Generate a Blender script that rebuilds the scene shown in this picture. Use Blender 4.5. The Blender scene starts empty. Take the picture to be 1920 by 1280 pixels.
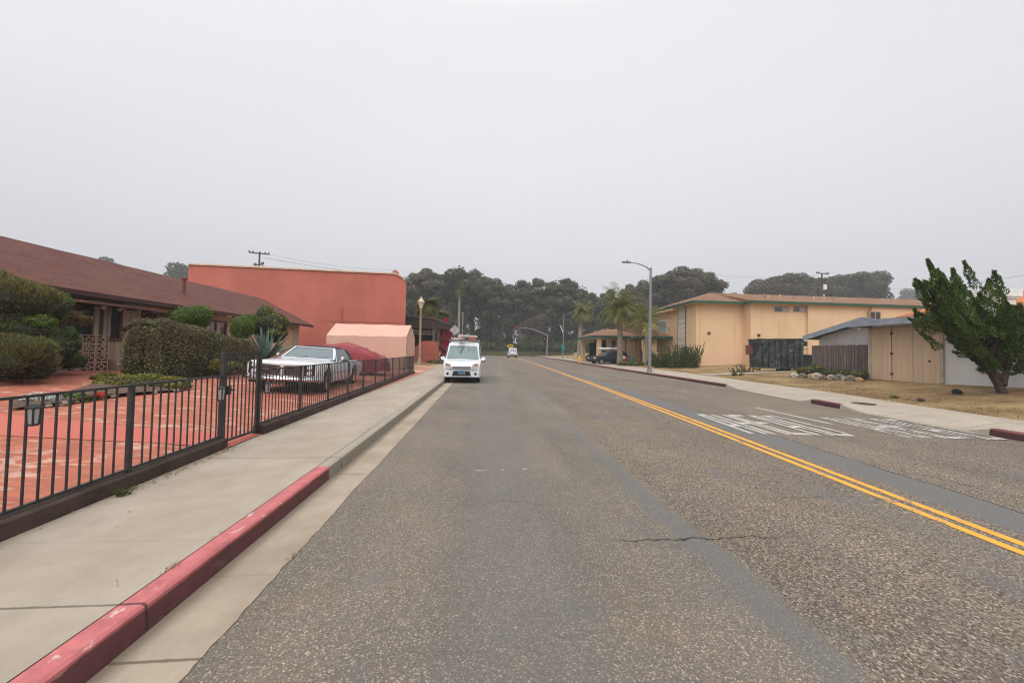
# A foggy coastal street: ranch house and iron fence on the left, apartments and cottage on the right.
import bpy, bmesh, math, random
from mathutils import Vector, Matrix, noise as mnoise
SC = bpy.context.scene
COL = SC.collection
RND = random.Random(11)
PI = math.pi
def sm(t): t = max(0., min(1., t)); return t*t*(3-2*t)
def lerp(a, b, t): return a+(b-a)*t
def curve(pts, y):
    if y <= pts[0][0]:
        (a, b), (c, d) = pts[0], pts[1]; return b+(d-b)*(y-a)/(c-a)
    for (a, b), (c, d) in zip(pts, pts[1:]):
        if y <= c: return b+(d-b)*(y-a)/(c-a)
    return pts[-1][1]
# ------------------------------------------------------------------ camera (eye height 1.55 m, very wide lens)
H = 1.55; F = 700.
YAW, PITCH, ROLL = map(math.radians, (4.5, 1.56, 1.1))
fw = Vector((math.sin(YAW)*math.cos(PITCH), math.cos(YAW)*math.cos(PITCH), math.sin(PITCH)))
rt0 = Vector((math.cos(YAW), -math.sin(YAW), 0)); up0 = rt0.cross(fw)
rt = rt0*math.cos(ROLL)+up0*math.sin(ROLL); up = -rt0*math.sin(ROLL)+up0*math.cos(ROLL)
cd = bpy.data.cameras.new('camera'); cam = bpy.data.objects.new('camera', cd); COL.objects.link(cam)
cam.matrix_world = Matrix(((rt.x, up.x, -fw.x, 0), (rt.y, up.y, -fw.y, 0), (rt.z, up.z, -fw.z, H), (0, 0, 0, 1)))
cd.sensor_width = 36; cd.lens = F/1920*36; cd.clip_end = 3000; cd.clip_start = .05
SC.camera = cam
def ray(u, v): return rt*((u-960)/F)+up*((640-v)/F)+fw
def at(u, v, Y):            # survey helper: a sighted direction at street distance Y
    d = ray(u, v); t = Y/d.y; return Vector((d.x*t, Y, H+d.z*t))
def atx(u, v, X):
    d = ray(u, v); t = X/d.x; return Vector((X, d.y*t, H+d.z*t))
def on(u, v, zf):           # ... where it meets the ground
    z = .2
    for _ in range(150):
        d = ray(u, v); t = (z-H)/d.z; x, y = d.x*t, d.y*t; z = .7*z+.3*zf(x, y)
    return Vector((x, y, z))
# ------------------------------------------------------------------ the lie of the land
def zroad(y): return .4*sm((y-20)/45.)
XC = [(-8, 9.6), (6.5, 10.5), (11, 10.95), (17, 12.0), (24, 12.4), (30, 12.35), (45, 11.95), (65, 12.2), (90, 13.2), (100, 14)]
SW = [(-8, 11.8), (8, 12.6), (10.5, 13.1), (14, 14.0), (18.5, 14.6), (26, 15.5), (35, 15.4), (45, 14.8), (65, 14.6), (100, 16)]
YEL = [(-6, 4.0), (2.8, 4.5), (8.9, 4.97), (19.7, 5.64), (31, 6.03), (45, 6.05), (60, 5.9), (75, 5.2), (95, 3.2)]
def xc(y): return curve(XC, y)
def xsw(y): return curve(SW, y)
def zl(x, y): return .15+zroad(y)*sm((y-24)/10)+.055*max(0, min(12, -3.6-x))
def zr(x, y):
    s = lerp(.1, .05, sm((y-18)/12)); return .15+zroad(y)+min(.6, s*max(0, x-xsw(y)))
# ------------------------------------------------------------------ mesh builder
class MB:
    def __init__(s): s.v = []; s.f = []; s.m = []
    def add(s, vs, fs, m=0):
        o = len(s.v); s.v += [tuple(v) for v in vs]; s.f += [tuple(i+o for i in f) for f in fs]; s.m += [m]*len(fs)
    def box(s, x0, x1, y0, y1, z0, z1, m=0):
        s.add([(x0,y0,z0),(x1,y0,z0),(x1,y1,z0),(x0,y1,z0),(x0,y0,z1),(x1,y0,z1),(x1,y1,z1),(x0,y1,z1)],
              [(0,3,2,1),(4,5,6,7),(0,1,5,4),(1,2,6,5),(2,3,7,6),(3,0,4,7)], m)
    def bar(s, p, q, w, h, m=0, upv=(0,0,1)):
        p, q = Vector(p), Vector(q); d = (q-p).normalized(); u = Vector(upv)
        if abs(d.dot(u)) > .95: u = Vector((0, 1, 0))
        a = d.cross(u).normalized(); b = a.cross(d).normalized(); a *= w/2; b *= h/2
        s.add([p-a-b, p+a-b, p+a+b, p-a+b, q-a-b, q+a-b, q+a+b, q-a+b],
              [(0,3,2,1),(4,5,6,7),(0,1,5,4),(1,2,6,5),(2,3,7,6),(3,0,4,7)][::1], m)
    def tube(s, pts, r, n=8, m=0):
        pts = [Vector(p) for p in pts]; k = len(pts); rs = r if isinstance(r, (list, tuple)) else [r]*k
        vs = []; prev = None
        for i, p in enumerate(pts):
            d = (pts[min(i+1, k-1)]-pts[max(i-1, 0)]).normalized()
            ref = Vector((0,0,1)) if abs(d.z) < .9 else Vector((1,0,0))
            if prev is not None: ref = prev
            a = d.cross(ref).normalized(); b = a.cross(d).normalized(); prev = b
            for j in range(n):
                t = 2*PI*j/n; vs.append(p+(a*math.cos(t)+b*math.sin(t))*rs[i])
        fs = [(i*n+j, i*n+(j+1) % n, (i+1)*n+(j+1) % n, (i+1)*n+j) for i in range(k-1) for j in range(n)]
        fs += [tuple(range(n))[::-1], tuple((k-1)*n+j for j in range(n))]
        s.add(vs, fs, m)
    def lathe(s, prof, n=12, c=(0,0,0), m=0, axis='z'):
        vs = []
        for r, z in prof:
            for j in range(n):
                t = 2*PI*j/n; a, b = r*math.cos(t), r*math.sin(t)
                vs.append((c[0]+a, c[1]+b, c[2]+z) if axis == 'z' else (c[0]+z, c[1]+a, c[2]+b))
        k = len(prof)
        fs = [(i*n+j, i*n+(j+1) % n, (i+1)*n+(j+1) % n, (i+1)*n+j) for i in range(k-1) for j in range(n)]
        fs += [tuple(range(n))[::-1], tuple((k-1)*n+j for j in range(n))]
        s.add(vs, fs, m)
    def prism(s, poly, vec, m=0):
        n = len(poly); poly = [Vector(p) for p in poly]; vec = Vector(vec)
        s.add(poly+[p+vec for p in poly], [tuple(range(n))[::-1], tuple(range(n, 2*n))]+[(i, (i+1) % n, n+(i+1) % n, n+i) for i in range(n)], m)
    def rows(s, rows, m=0, closed=False):      # rows of equal length -> quad sheet
        n = len(rows[0]); vs = [p for r in rows for p in r]
        s.add(vs, [(i*n+j, i*n+j+1, (i+1)*n+j+1, (i+1)*n+j) for i in range(len(rows)-1) for j in range(n-1)], m)
    def build(s, name, mats, parent=None, smooth=False, angle=40, loc=None):
        me = bpy.data.meshes.new(name); me.from_pydata(s.v, [], s.f)
        mats = mats if isinstance(mats, (list, tuple)) else [mats]
        for x in mats: me.materials.append(x)
        if len(mats) > 1: me.polygons.foreach_set('material_index', s.m)
        if smooth:
            me.polygons.foreach_set('use_smooth', [True]*len(me.polygons))
            me.set_sharp_from_angle(angle=math.radians(angle))
        me.update()
        o = bpy.data.objects.new(name, me); COL.objects.link(o)
        if parent is not None: o.parent = parent
        if loc is not None: o.location = loc
        return o
def fix(o):      # consistent outward faces
    bm = bmesh.new(); bm.from_mesh(o.data); bmesh.ops.recalc_face_normals(bm, faces=bm.faces); bm.to_mesh(o.data); bm.free(); return o
def tag(o, label=None, cat=None, group=None, kind=None):
    if label: o['label'] = label
    if cat: o['category'] = cat
    if group: o['group'] = group
    if kind: o['kind'] = kind
    return o
def thing(name, loc, label, cat, rz=0, group=None):
    o = bpy.data.objects.new(name, None); COL.objects.link(o); o.location = loc; o.rotation_euler.z = rz
    o.empty_display_size = .3
    return tag(o, label, cat, group)
def kids(o): return [c for c in COL.objects if c.parent == o]
KIDS = {}
def copy_tree(o, parent=None):
    c = o.copy(); COL.objects.link(c)
    if parent is not None: c.parent = parent
    for ch in KIDS.setdefault(o.name, kids(o)): copy_tree(ch, c)
    return c
def struct(o): o['kind'] = 'structure'; return o
# ------------------------------------------------------------------ materials
def lin(r, g, b):
    f = lambda c: (c/255/12.92) if c/255 <= .04045 else ((c/255+.055)/1.055)**2.4
    return (f(r), f(g), f(b))
class NG:
    def __init__(s, name):
        s.mat = bpy.data.materials.new(name); s.mat.use_nodes = True; s.t = s.mat.node_tree; s.t.nodes.clear()
        s.out = s.n('ShaderNodeOutputMaterial')
    def n(s, typ, **kw):
        x = s.t.nodes.new(typ)
        for k, v in kw.items():
            if k.startswith('i_'):
                key = k[2:]; x.inputs[int(key) if key.isdigit() else key.replace('_', ' ')].default_value = v
            else: setattr(x, k, v)
        return x
    def l(s, a, b): s.t.links.new(a, b); return b
    def val(s, x, sock):
        if isinstance(x, (int, float)): sock.default_value = x
        else: s.l(x, sock)
    def math(s, op, a, b=0., c=None, clamp=False):
        x = s.n('ShaderNodeMath', operation=op); x.use_clamp = clamp
        s.val(a, x.inputs[0]); s.val(b, x.inputs[1])
        if c is not None: s.val(c, x.inputs[2])
        return x.outputs[0]
    def pos(s): return s.n('ShaderNodeNewGeometry').outputs['Position']
    def obj(s): return s.n('ShaderNodeTexCoord').outputs['Object']
    def sep(s, v): x = s.n('ShaderNodeSeparateXYZ'); s.l(v, x.inputs[0]); return x.outputs
    def vmul(s, v, k):
        x = s.n('ShaderNodeVectorMath', operation='MULTIPLY'); s.l(v, x.inputs[0]); x.inputs[1].default_value = k; return x.outputs[0]
    def noise(s, v, scale, detail=3, rough=.55):
        x = s.n('ShaderNodeTexNoise'); s.l(v, x.inputs['Vector']); x.inputs['Scale'].default_value = scale
        x.inputs['Detail'].default_value = detail; x.inputs['Roughness'].default_value = rough; return x.outputs[0]
    def voro(s, v, scale, out='Color', feature='F1'):
        x = s.n('ShaderNodeTexVoronoi', feature=feature); s.l(v, x.inputs['Vector']); x.inputs['Scale'].default_value = scale; return x.outputs[out]
    def ramp(s, fac, stops):
        x = s.n('ShaderNodeValToRGB'); el = x.color_ramp.elements
        while len(el) < len(stops): el.new(.5)
        for e, (p, c) in zip(el, stops): e.position = p; e.color = (*c, 1) if len(c) == 3 else c
        s.val(fac, x.inputs[0]); return x.outputs[0]
    def step(s, v, a, b):       # smooth 0..1 between a and b
        x = s.n('ShaderNodeMapRange', interpolation_type='SMOOTHSTEP'); s.val(v, x.inputs[0])
        x.inputs[1].default_value = a; x.inputs[2].default_value = b; return x.outputs[0]
    def mix(s, fac, a, b, mode='MIX'):
        x = s.n('ShaderNodeMix', data_type='RGBA', blend_type=mode); s.val(fac, x.inputs[0])
        for c, i in ((a, 6), (b, 7)):
            if isinstance(c, tuple): x.inputs[i].default_value = (*c, 1)
            else: s.l(c, x.inputs[i])
        return x.outputs[2]
    def gray(s, fac, lo, hi): return s.ramp(fac, [(0, (lo,)*3), (1, (hi,)*3)])
    def bump(s, h, strength=.3, dist=.02):
        x = s.n('ShaderNodeBump'); s.l(h, x.inputs['Height']); x.inputs['Strength'].default_value = strength; x.inputs['Distance'].default_value = dist; return x.outputs[0]
    def finish(s, col, rough=.8, bump=None, metal=0., spec=.3, coat=0.):
        p = s.n('ShaderNodeBsdfPrincipled')
        if isinstance(col, tuple): p.inputs['Base Color'].default_value = (*col, 1)
        else: s.l(col, p.inputs['Base Color'])
        s.val(rough, p.inputs['Roughness']); p.inputs['Metallic'].default_value = metal
        p.inputs['Specular IOR Level'].default_value = spec
        if coat: p.inputs['Coat Weight'].default_value = coat; p.inputs['Coat Roughness'].default_value = .06
        if bump is not None: s.l(bump, p.inputs['Normal'])
        s.l(p.outputs[0], s.out.inputs[0]); return s.mat
def M(name, c, c2=None, scale=6., rough=.75, bump=0., bscale=None, metal=0., spec=.3, var=.25, coat=0.):
    g = NG(name); v = g.pos()
    c2 = c2 or tuple(x*.78 for x in c)
    col = g.mix(g.step(g.noise(v, scale, 5), .3, .7), c, c2)
    col = g.mix(1., col, g.gray(g.noise(v, scale*.17, 3), 1-var, 1+var), 'MULTIPLY')
    b = g.bump(g.noise(v, bscale or scale*6, 3), bump, .02) if bump else None
    return g.finish(col, rough, b, metal, spec, coat)
def leafmat(name, cols, transl=.25, rough=.55, big=.6, brown=None):
    g = NG(name); geo = g.n('ShaderNodeNewGeometry')
    n = len(cols)
    c = g.ramp(geo.outputs['Random Per Island'], [(i/max(1, n-1), k) for i, k in enumerate(cols)])
    c = g.mix(1., c, g.gray(g.noise(geo.outputs['Position'], big, 3), .7, 1.3), 'MULTIPLY')
    if brown: c = g.mix(g.math('MULTIPLY', g.step(g.noise(geo.outputs['Position'], .9, 4), .45, .66), .75), c, g.mix(geo.outputs['Random Per Island'], tuple(k*.35 for k in brown), brown))
    p = g.n('ShaderNodeBsdfPrincipled'); g.l(c, p.inputs['Base Color']); p.inputs['Roughness'].default_value = rough
    p.inputs['Specular IOR Level'].default_value = .25
    t = g.n('ShaderNodeBsdfTranslucent'); g.l(c, t.inputs[0])
    m = g.n('ShaderNodeMixShader'); m.inputs[0].default_value = transl; g.l(p.outputs[0], m.inputs[1]); g.l(t.outputs[0], m.inputs[2])
    g.l(m.outputs[0], g.out.inputs[0]); return g.mat
# road surface: fine grey chip seal left of an old seam, coarse brown chips right of it, smooth grey repair bands, cracks
def m_asphalt():
    g = NG('asphalt'); v = g.pos(); x, y, z = g.sep(v)
    wob = g.math('MULTIPLY', g.math('SUBTRACT', g.noise(v, 1.3, 4), .5), .35)
    seam = g.math('ADD', 1.82, g.math('MULTIPLY', g.math('MINIMUM', y, 18.), .022))
    d = g.math('ADD', g.math('SUBTRACT', x, seam), wob)
    right = g.step(d, -.02, .1)
    yl = g.math('MINIMUM', g.math('MINIMUM', g.math('ADD', 4.32, g.math('MULTIPLY', y, .068)), g.math('ADD', 5.0, g.math('MULTIPLY', y, .033))), 6.06)
    d2 = g.math('ADD', g.math('SUBTRACT', x, yl), g.math('MULTIPLY', wob, .35))
    fine = g.voro(v, 130.); coarse = g.voro(v, 92.)
    fx = g.sep(fine)[0]; cx = g.sep(coarse)[0]
    cl = g.ramp(fx, [(0, (.1,.093,.085)), (.6, (.146,.134,.12)), (.84, (.175,.158,.139)), (.93, (.26,.232,.195)), (1, (.38,.34,.288))])
    cr = g.ramp(cx, [(0, (.06,.053,.046)), (.45, (.124,.108,.093)), (.8, (.19,.165,.14)), (.92, (.27,.235,.196)), (1, (.39,.345,.285))])
    col = g.mix(right, cl, cr)
    mott = g.ramp(g.noise(v, .55, 5, .6), [(.25, (.84,.82,.8)), (.75, (1.22,1.15,1.06))])
    col = g.mix(1., col, mott, 'MULTIPLY')
    col = g.mix(g.math('MULTIPLY', g.step(g.noise(v, 1.5, 5, .65), .52, .68), .5), col, g.mix(1., col, (1.16,1.02,.86), 'MULTIPLY'))
    col = g.mix(g.math('MULTIPLY', g.step(g.noise(g.vmul(v, (1,.6,1)), 2.3, 4, .6), .56, .7), .55), col, (.118,.119,.121))
    # long stretched wear along the wheel paths and old repair blotches
    vs = g.vmul(v, (1., .12, 1.))
    col = g.mix(1., col, g.ramp(g.noise(vs, 1.1, 4, .6), [(.3, (.85,.84,.83)), (.7, (1.15,1.11,1.06))]), 'MULTIPLY')
    smooth = g.mix(g.step(g.noise(v, 60., 2), .3, .7), (.112,.111,.11), (.145,.142,.138))
    band1 = g.math('SUBTRACT', 1., g.step(g.math('ABSOLUTE', g.math('ADD', d, .11)), .06, .17))
    band1 = g.math('MULTIPLY', band1, g.step(g.noise(v, .8, 4), .28, .5))
    band2 = g.math('MULTIPLY', g.step(d2, .33, .4), g.math('SUBTRACT', 1., g.step(d2, .98, 1.02)))
    band3 = g.math('MULTIPLY', g.step(g.noise(vs, .42, 3), .57, .66), .55)
    wheel = g.math('SUBTRACT', 1., g.step(g.math('ABSOLUTE', g.math('SUBTRACT', x, g.math('ADD', .25, g.math('MULTIPLY', y, .004)))), .1, .75))
    wheel = g.math('MULTIPLY', wheel, .35)
    far = g.step(y, 1., 14.)
    m = g.math('MAXIMUM', g.math('MAXIMUM', g.math('MULTIPLY', band1, .66), g.math('MULTIPLY', band2, .85)), g.math('MAXIMUM', wheel, band3))
    col = g.mix(m, col, smooth)
    # cracks
    wig = g.math('MULTIPLY', g.math('SUBTRACT', g.noise(v, 4.5, 5, .65), .5), .2)
    wig2 = g.math('MULTIPLY', g.math('SUBTRACT', g.noise(v, 1.2, 3), .5), .25)
    c1 = g.math('SUBTRACT', 1., g.step(g.math('ABSOLUTE', g.math('ADD', g.math('SUBTRACT', y, 3.07), wig)), .004, .016))
    c1 = g.math('MULTIPLY', c1, g.math('MULTIPLY', g.step(x, 1.0, 1.35), g.math('SUBTRACT', 1., g.step(x, 2.35, 2.75))))
    c2 = g.math('SUBTRACT', 1., g.step(g.math('ABSOLUTE', g.math('ADD', g.math('SUBTRACT', d2, 1.0), g.math('MULTIPLY', wig, .35))), .004, .02))
    c2 = g.math('MULTIPLY', g.math('MULTIPLY', c2, g.step(g.noise(v, .9, 2), .33, .45)), g.math('SUBTRACT', 1., g.step(y, 9., 16.)))
    c3 = g.math('SUBTRACT', 1., g.step(g.math('ABSOLUTE', g.math('ADD', g.math('SUBTRACT', y, 3.9), g.math('ADD', wig, wig2))), .003, .014))
    c3 = g.math('MULTIPLY', c3, g.math('MULTIPLY', g.step(x, 3.1, 3.4), g.math('SUBTRACT', 1., g.step(x, 4.0, 4.4))))
    c4 = g.math('SUBTRACT', 1., g.step(g.math('ABSOLUTE', g.math('ADD', g.math('SUBTRACT', y, 10.2), g.math('MULTIPLY', wig, 2.))), .01, .05))
    c4 = g.math('MULTIPLY', c4, g.math('MULTIPLY', g.step(x, -1.2, -.9), g.math('SUBTRACT', 1., g.step(x, -.2, .1))))
    cr_ = g.math('MAXIMUM', g.math('MAXIMUM', c1, c2), g.math('MAXIMUM', g.math('MULTIPLY', c3, .6), g.math('MULTIPLY', c4, .35)), clamp=True)
    col = g.mix(g.math('MULTIPLY', cr_, .92), col, (.016,.015,.014))
    wv = g.n('ShaderNodeVectorMath', operation='ADD'); nv = g.n('ShaderNodeTexNoise'); g.l(v, nv.inputs['Vector']); nv.inputs['Scale'].default_value = 2.2; nv.inputs['Detail'].default_value = 4
    sc_ = g.vmul(nv.outputs['Color'], (.5, .5, 0)); g.l(v, wv.inputs[0]); g.l(sc_, wv.inputs[1])
    net = g.math('SUBTRACT', 1., g.step(g.voro(wv.outputs[0], .42, 'Distance', 'DISTANCE_TO_EDGE'), .001, .0045))
    net = g.math('MULTIPLY', net, g.step(g.noise(v, .35, 3), .5, .62))
    col = g.mix(g.math('MULTIPLY', net, .55), col, (.03,.028,.026))
    spots = g.math('SUBTRACT', 1., g.step(g.math('ADD', g.voro(v, 1.7, 'Distance'), g.math('MULTIPLY', g.noise(v, 22., 3), .05)), .05, .085))
    col = g.mix(g.math('MULTIPLY', spots, .3), col, (.06,.056,.052))
    # oil spots, tar drips
    sp = g.math('SUBTRACT', 1., g.step(g.voro(v, .75, 'Distance'), .012, .03))
    col = g.mix(g.math('MULTIPLY', sp, .8), col, (.03,.03,.03))
    h = g.mix(right, g.voro(v, 130., 'Distance'), g.voro(v, 92., 'Distance'))
    return g.finish(col, .82, g.bump(h, .55, .006), spec=.25)
def m_concrete(name, c, c2, joint=2.8, off=2.21, axis=1, stain=.3, grime=None):
    g = NG(name); v = g.pos(); s = g.sep(v)
    col = g.mix(g.step(g.noise(v, 1.2, 6, .65), .3, .72), c, c2)
    col = g.mix(1., col, g.gray(g.noise(v, 90., 2), .9, 1.1), 'MULTIPLY')
    st = g.step(g.noise(g.vmul(v, (1.6, .35, 1)), 1.4, 5, .7), .55, .8)
    col = g.mix(g.math('MULTIPLY', st, stain), col, tuple(x*.6 for x in c2))
    f = g.math('PINGPONG', g.math('SUBTRACT', s[axis], off), joint/2)
    wig = g.math('MULTIPLY', g.math('SUBTRACT', g.noise(v, 9., 3), .5), .02)
    jl = g.math('SUBTRACT', 1., g.step(g.math('ABSOLUTE', g.math('ADD', f, wig)), .004, .014))
    col = g.mix(g.math('MULTIPLY', jl, .75), col, tuple(x*.28 for x in c2))
    sp = g.math('SUBTRACT', 1., g.step(g.voro(v, 2.6, 'Distance'), .015, .04))
    col = g.mix(g.math('MULTIPLY', sp, .45), col, tuple(x*.3 for x in c2))
    if axis == 1:
        f2 = g.math('SUBTRACT', 1., g.step(g.math('ABSOLUTE', g.math('PINGPONG', g.math('SUBTRACT', s[1], off+joint/4), joint/4)), .003, .011)); col = g.mix(g.math('MULTIPLY', f2, .22), col, tuple(x*.5 for x in c2))
        gum = g.math('SUBTRACT', 1., g.step(g.voro(v, 1.15, 'Distance'), .02, .032)); col = g.mix(g.math('MULTIPLY', gum, .4), col, tuple(x*.45 for x in c2))
    if grime is not None:
        gm_ = g.math('SUBTRACT', 1., g.step(g.math('ADD', g.math('ABSOLUTE', g.math('SUBTRACT', s[0], grime)), g.math('MULTIPLY', g.noise(g.vmul(v, (3., .5, 1)), 2., 5, .7), .16)), .09, .2)); col = g.mix(g.math('MULTIPLY', gm_, .55), col, tuple(x*.42 for x in c2))
    hb = g.math('SUBTRACT', g.noise(v, 45., 4), g.math('MULTIPLY', jl, .8))
    return g.finish(col, .85, g.bump(hb, .15, .01), spec=.25)
def m_kerb(name, paint, bare, y_to=None, wear=.62):
    g = NG(name); v = g.pos(); s = g.sep(v)
    bc = g.mix(g.noise(v, 5., 5), bare, tuple(x*.7 for x in bare))
    pc = g.mix(g.step(g.noise(v, 7., 5, .7), .3, .75), paint, tuple(x*.66 for x in paint))
    worn = g.step(g.noise(g.vmul(v, (1, .55, 1.6)), 9., 6, .7), wear-.03, wear+.04)
    chips = g.mix(worn, pc, (.52,.44,.4))
    scuff = g.step(g.noise(g.vmul(v, (1, .16, 3.)), 7., 4), .6, .72)
    chips = g.mix(g.math('MULTIPLY', scuff, .5), chips, (.06,.045,.045))
    low = g.math('SUBTRACT', 1., g.step(g.math('SUBTRACT', s[2], g.math('MULTIPLY', g.math('SUBTRACT', g.noise(g.vmul(v, (1, .5, 1)), 6., 5, .7), .5), .05)), .112, .128))  # lower kerb face: dirt stains plus the face's shade, both put into the colour
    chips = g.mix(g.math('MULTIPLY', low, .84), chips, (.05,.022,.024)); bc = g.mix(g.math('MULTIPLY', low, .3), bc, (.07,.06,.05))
    col = chips
    if y_to is not None: col = g.mix(g.step(s[1], y_to-.02, y_to+.03), chips, bc)
    jl = g.math('SUBTRACT', 1., g.step(g.math('ABSOLUTE', g.math('PINGPONG', g.math('SUBTRACT', s[1], 2.21), 1.4)), .004, .013))
    col = g.mix(g.math('MULTIPLY', jl, .85), col, (.03,.022,.02))
    return g.finish(col, .7, g.bump(g.noise(v, 40., 4), .2, .01), spec=.3)
def m_brick_paving():
    g = NG('brick_paving'); v = g.pos()
    rot = g.n('ShaderNodeVectorRotate', rotation_type='Z_AXIS'); g.l(v, rot.inputs[0]); rot.inputs['Angle'].default_value = .12
    b = g.n('ShaderNodeTexBrick'); g.l(rot.outputs[0], b.inputs['Vector']); b.inputs['Scale'].default_value = 1.
    b.inputs['Brick Width'].default_value = .21; b.inputs['Row Height'].default_value = .105; b.inputs['Mortar Size'].default_value = .008
    b.inputs['Color1'].default_value = (.43,.13,.075,1); b.inputs['Color2'].default_value = (.32,.09,.055,1); b.inputs['Mortar'].default_value = (.28,.13,.095,1)
    col = b.outputs['Color']
    cell = g.sep(g.voro(v, 6.5))[0]
    pale = g.math('MULTIPLY', g.step(g.noise(g.vmul(v, (.7, 2.2, 1)), 2.3, 5, .65), .5, .62), g.step(cell, .3, .6))
    col = g.mix(g.math('MULTIPLY', pale, .68), col, (.54,.37,.29))
    dark = g.step(g.noise(v, .8, 4), .55, .75)
    col = g.mix(g.math('MULTIPLY', dark, .45), col, (.25,.085,.055))
    return g.finish(col, .8, g.bump(b.outputs['Fac'], -.35, .008), spec=.25)
def m_shingle(name, c1, c2, c3, sx=1, uv='yx', row=.16):
    g = NG(name); v = g.pos(); s = g.sep(v)
    cb = g.n('ShaderNodeCombineXYZ')
    a, b_ = (s[1], s[2]) if uv == 'yz' else (s[0], s[2])
    g.l(a, cb.inputs[0]); g.l(b_, cb.inputs[1])
    b = g.n('ShaderNodeTexBrick'); g.l(cb.outputs[0], b.inputs['Vector']); b.inputs['Scale'].default_value = 1.
    b.inputs['Brick Width'].default_value = .3; b.inputs['Row Height'].default_value = row*.45; b.inputs['Mortar Size'].default_value = .006
    b.inputs['Bias'].default_value = 0.
    for k, c in (('Color1', c1), ('Color2', c2), ('Mortar', tuple(x*.45 for x in c2))): b.inputs[k].default_value = (*c, 1)
    col = g.mix(g.step(g.noise(v, .5, 5, .65), .4, .7), b.outputs['Color'], c3)
    streak = g.noise(g.vmul(v, (.35, .35, 3.)), 2.5, 4)
    col = g.mix(1., col, g.gray(streak, .72, 1.28), 'MULTIPLY')
    return g.finish(col, .9, g.bump(b.outputs['Fac'], -.4, .02), spec=.2)
def m_stucco(name, c, c2, patch=None, scale=.5, cmu=0.):
    g = NG(name); v = g.pos(); s = g.sep(v)
    col = g.mix(g.step(g.noise(v, scale, 6, .62), .32, .7), c, c2)
    drip = g.step(g.noise(g.vmul(v, (1.3, 1.3, .09)), 1.6, 5, .65), .52, .78)
    col = g.mix(g.math('MULTIPLY', drip, .34), col, tuple(x*.62 for x in c2))
    if cmu:
        lx = g.math('ABSOLUTE', g.math('PINGPONG', s[2], .3)); ly = g.math('ABSOLUTE', g.math('PINGPONG', s[0], 1.6)); ln = g.math('SUBTRACT', 1., g.step(g.math('MINIMUM', lx, ly), .004, .02))
        col = g.mix(g.math('MULTIPLY', g.math('MULTIPLY', ln, cmu), g.step(g.noise(v, .4, 3), .35, .6)), col, tuple(x*.7 for x in c2))
        blot = g.step(g.noise(v, .28, 4), .5, .6); col = g.mix(g.math('MULTIPLY', blot, .35), col, tuple(x*.86 for x in c2))
    if patch: col = g.mix(g.math('MULTIPLY', g.math('SUBTRACT', 1., g.step(g.math('ADD', s[2], g.math('MULTIPLY', g.noise(v, .6, 3), .5)), patch[0]-.03, patch[0]+.06)), .8), col, patch[1])
    return g.finish(col, .88, g.bump(g.noise(v, 22., 5), .3, .02), spec=.2)
def m_boards(name, c, c2, width=.3, axis=1, dark=.4, gap=.012, var=.17):
    g = NG(name); v = g.pos(); s = g.sep(v)
    w = g.math('ABSOLUTE', g.math('PINGPONG', s[axis], width/2))
    gp = g.math('SUBTRACT', 1., g.step(w, gap*.4, gap))
    idn = g.n('ShaderNodeTexWhiteNoise', noise_dimensions='1D'); g.l(g.math('FLOOR', g.math('DIVIDE', s[axis], width)), idn.inputs['W'])
    col = g.mix(g.step(g.noise(g.vmul(v, (6, 6, .6)), 1.6, 5, .65), .3, .7), c, c2)
    col = g.mix(1., col, g.gray(idn.outputs[0], 1-var, 1+var*.9), 'MULTIPLY')
    col = g.mix(gp, col, tuple(x*dark for x in c2))
    return g.finish(col, .82, g.bump(g.math('SUBTRACT', g.noise(g.vmul(v, (30, 30, 2)), 1., 3), g.math('MULTIPLY', gp, 2.)), .3, .01), spec=.2)
def m_paint_worn(name, c, thr=.56, sc=6.):
    g = NG(name); v = g.pos()
    n = g.noise(g.vmul(v, (1, .5, 1)), sc, 6, .7)
    chips = g.sep(g.voro(v, 80.))[0]
    w = g.step(g.math('ADD', n, g.math('MULTIPLY', chips, .16)), thr, thr+.09)
    col = g.mix(w, c, (.15,.135,.12))
    return g.finish(col, .7, g.bump(g.voro(v, 80., 'Distance'), .4, .006), spec=.3)
def m_glass(name, tint=(.03,.04,.045), rough=.06):
    g = NG(name); return g.finish(tint, rough, spec=.8)
def m_car(name, c):
    g = NG(name); v = g.obj(); col = g.mix(g.step(g.noise(v, 3., 4), .35, .75), c, tuple(x*.9 for x in c))
    return g.finish(col, .32, spec=.5, coat=.6)
def m_emit(name, c, k):
    g = NG(name); e = g.n('ShaderNodeEmission'); e.inputs[0].default_value = (*c, 1); e.inputs[1].default_value = k; g.l(e.outputs[0], g.out.inputs[0]); return g.mat
asphalt = m_asphalt()
walk = m_concrete('sidewalk_concrete', (.365,.31,.25), (.285,.238,.185), stain=.6)
gut = m_concrete('gutter_concrete', (.355,.295,.225), (.25,.2,.15), off=2.0, stain=.6, grime=-1.76)
walkR = m_concrete('far_sidewalk_concrete', (.38,.325,.265), (.31,.265,.21), joint=1.8)
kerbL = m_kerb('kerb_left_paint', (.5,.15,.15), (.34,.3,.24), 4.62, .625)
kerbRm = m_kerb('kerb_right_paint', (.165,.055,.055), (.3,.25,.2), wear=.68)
brickp = m_brick_paving()
redcon = M('red_painted_concrete', (.46,.125,.09), (.42,.11,.08), 1.5, .75, .1, 40, var=.12)
yelp = m_paint_worn('yellow_road_paint', (.72,.33,.04), .63)
whip = m_paint_worn('white_road_paint', (.48,.45,.405), .63)
whif = m_paint_worn('faded_white_road_paint', (.46,.43,.38), .5)
whi2 = m_paint_worn('paler_white_road_paint', (.43,.4,.36), .6)
iron = M('black_iron', (.018,.02,.022), (.035,.033,.033), 9, .5, .15, 60, spec=.4)
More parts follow.
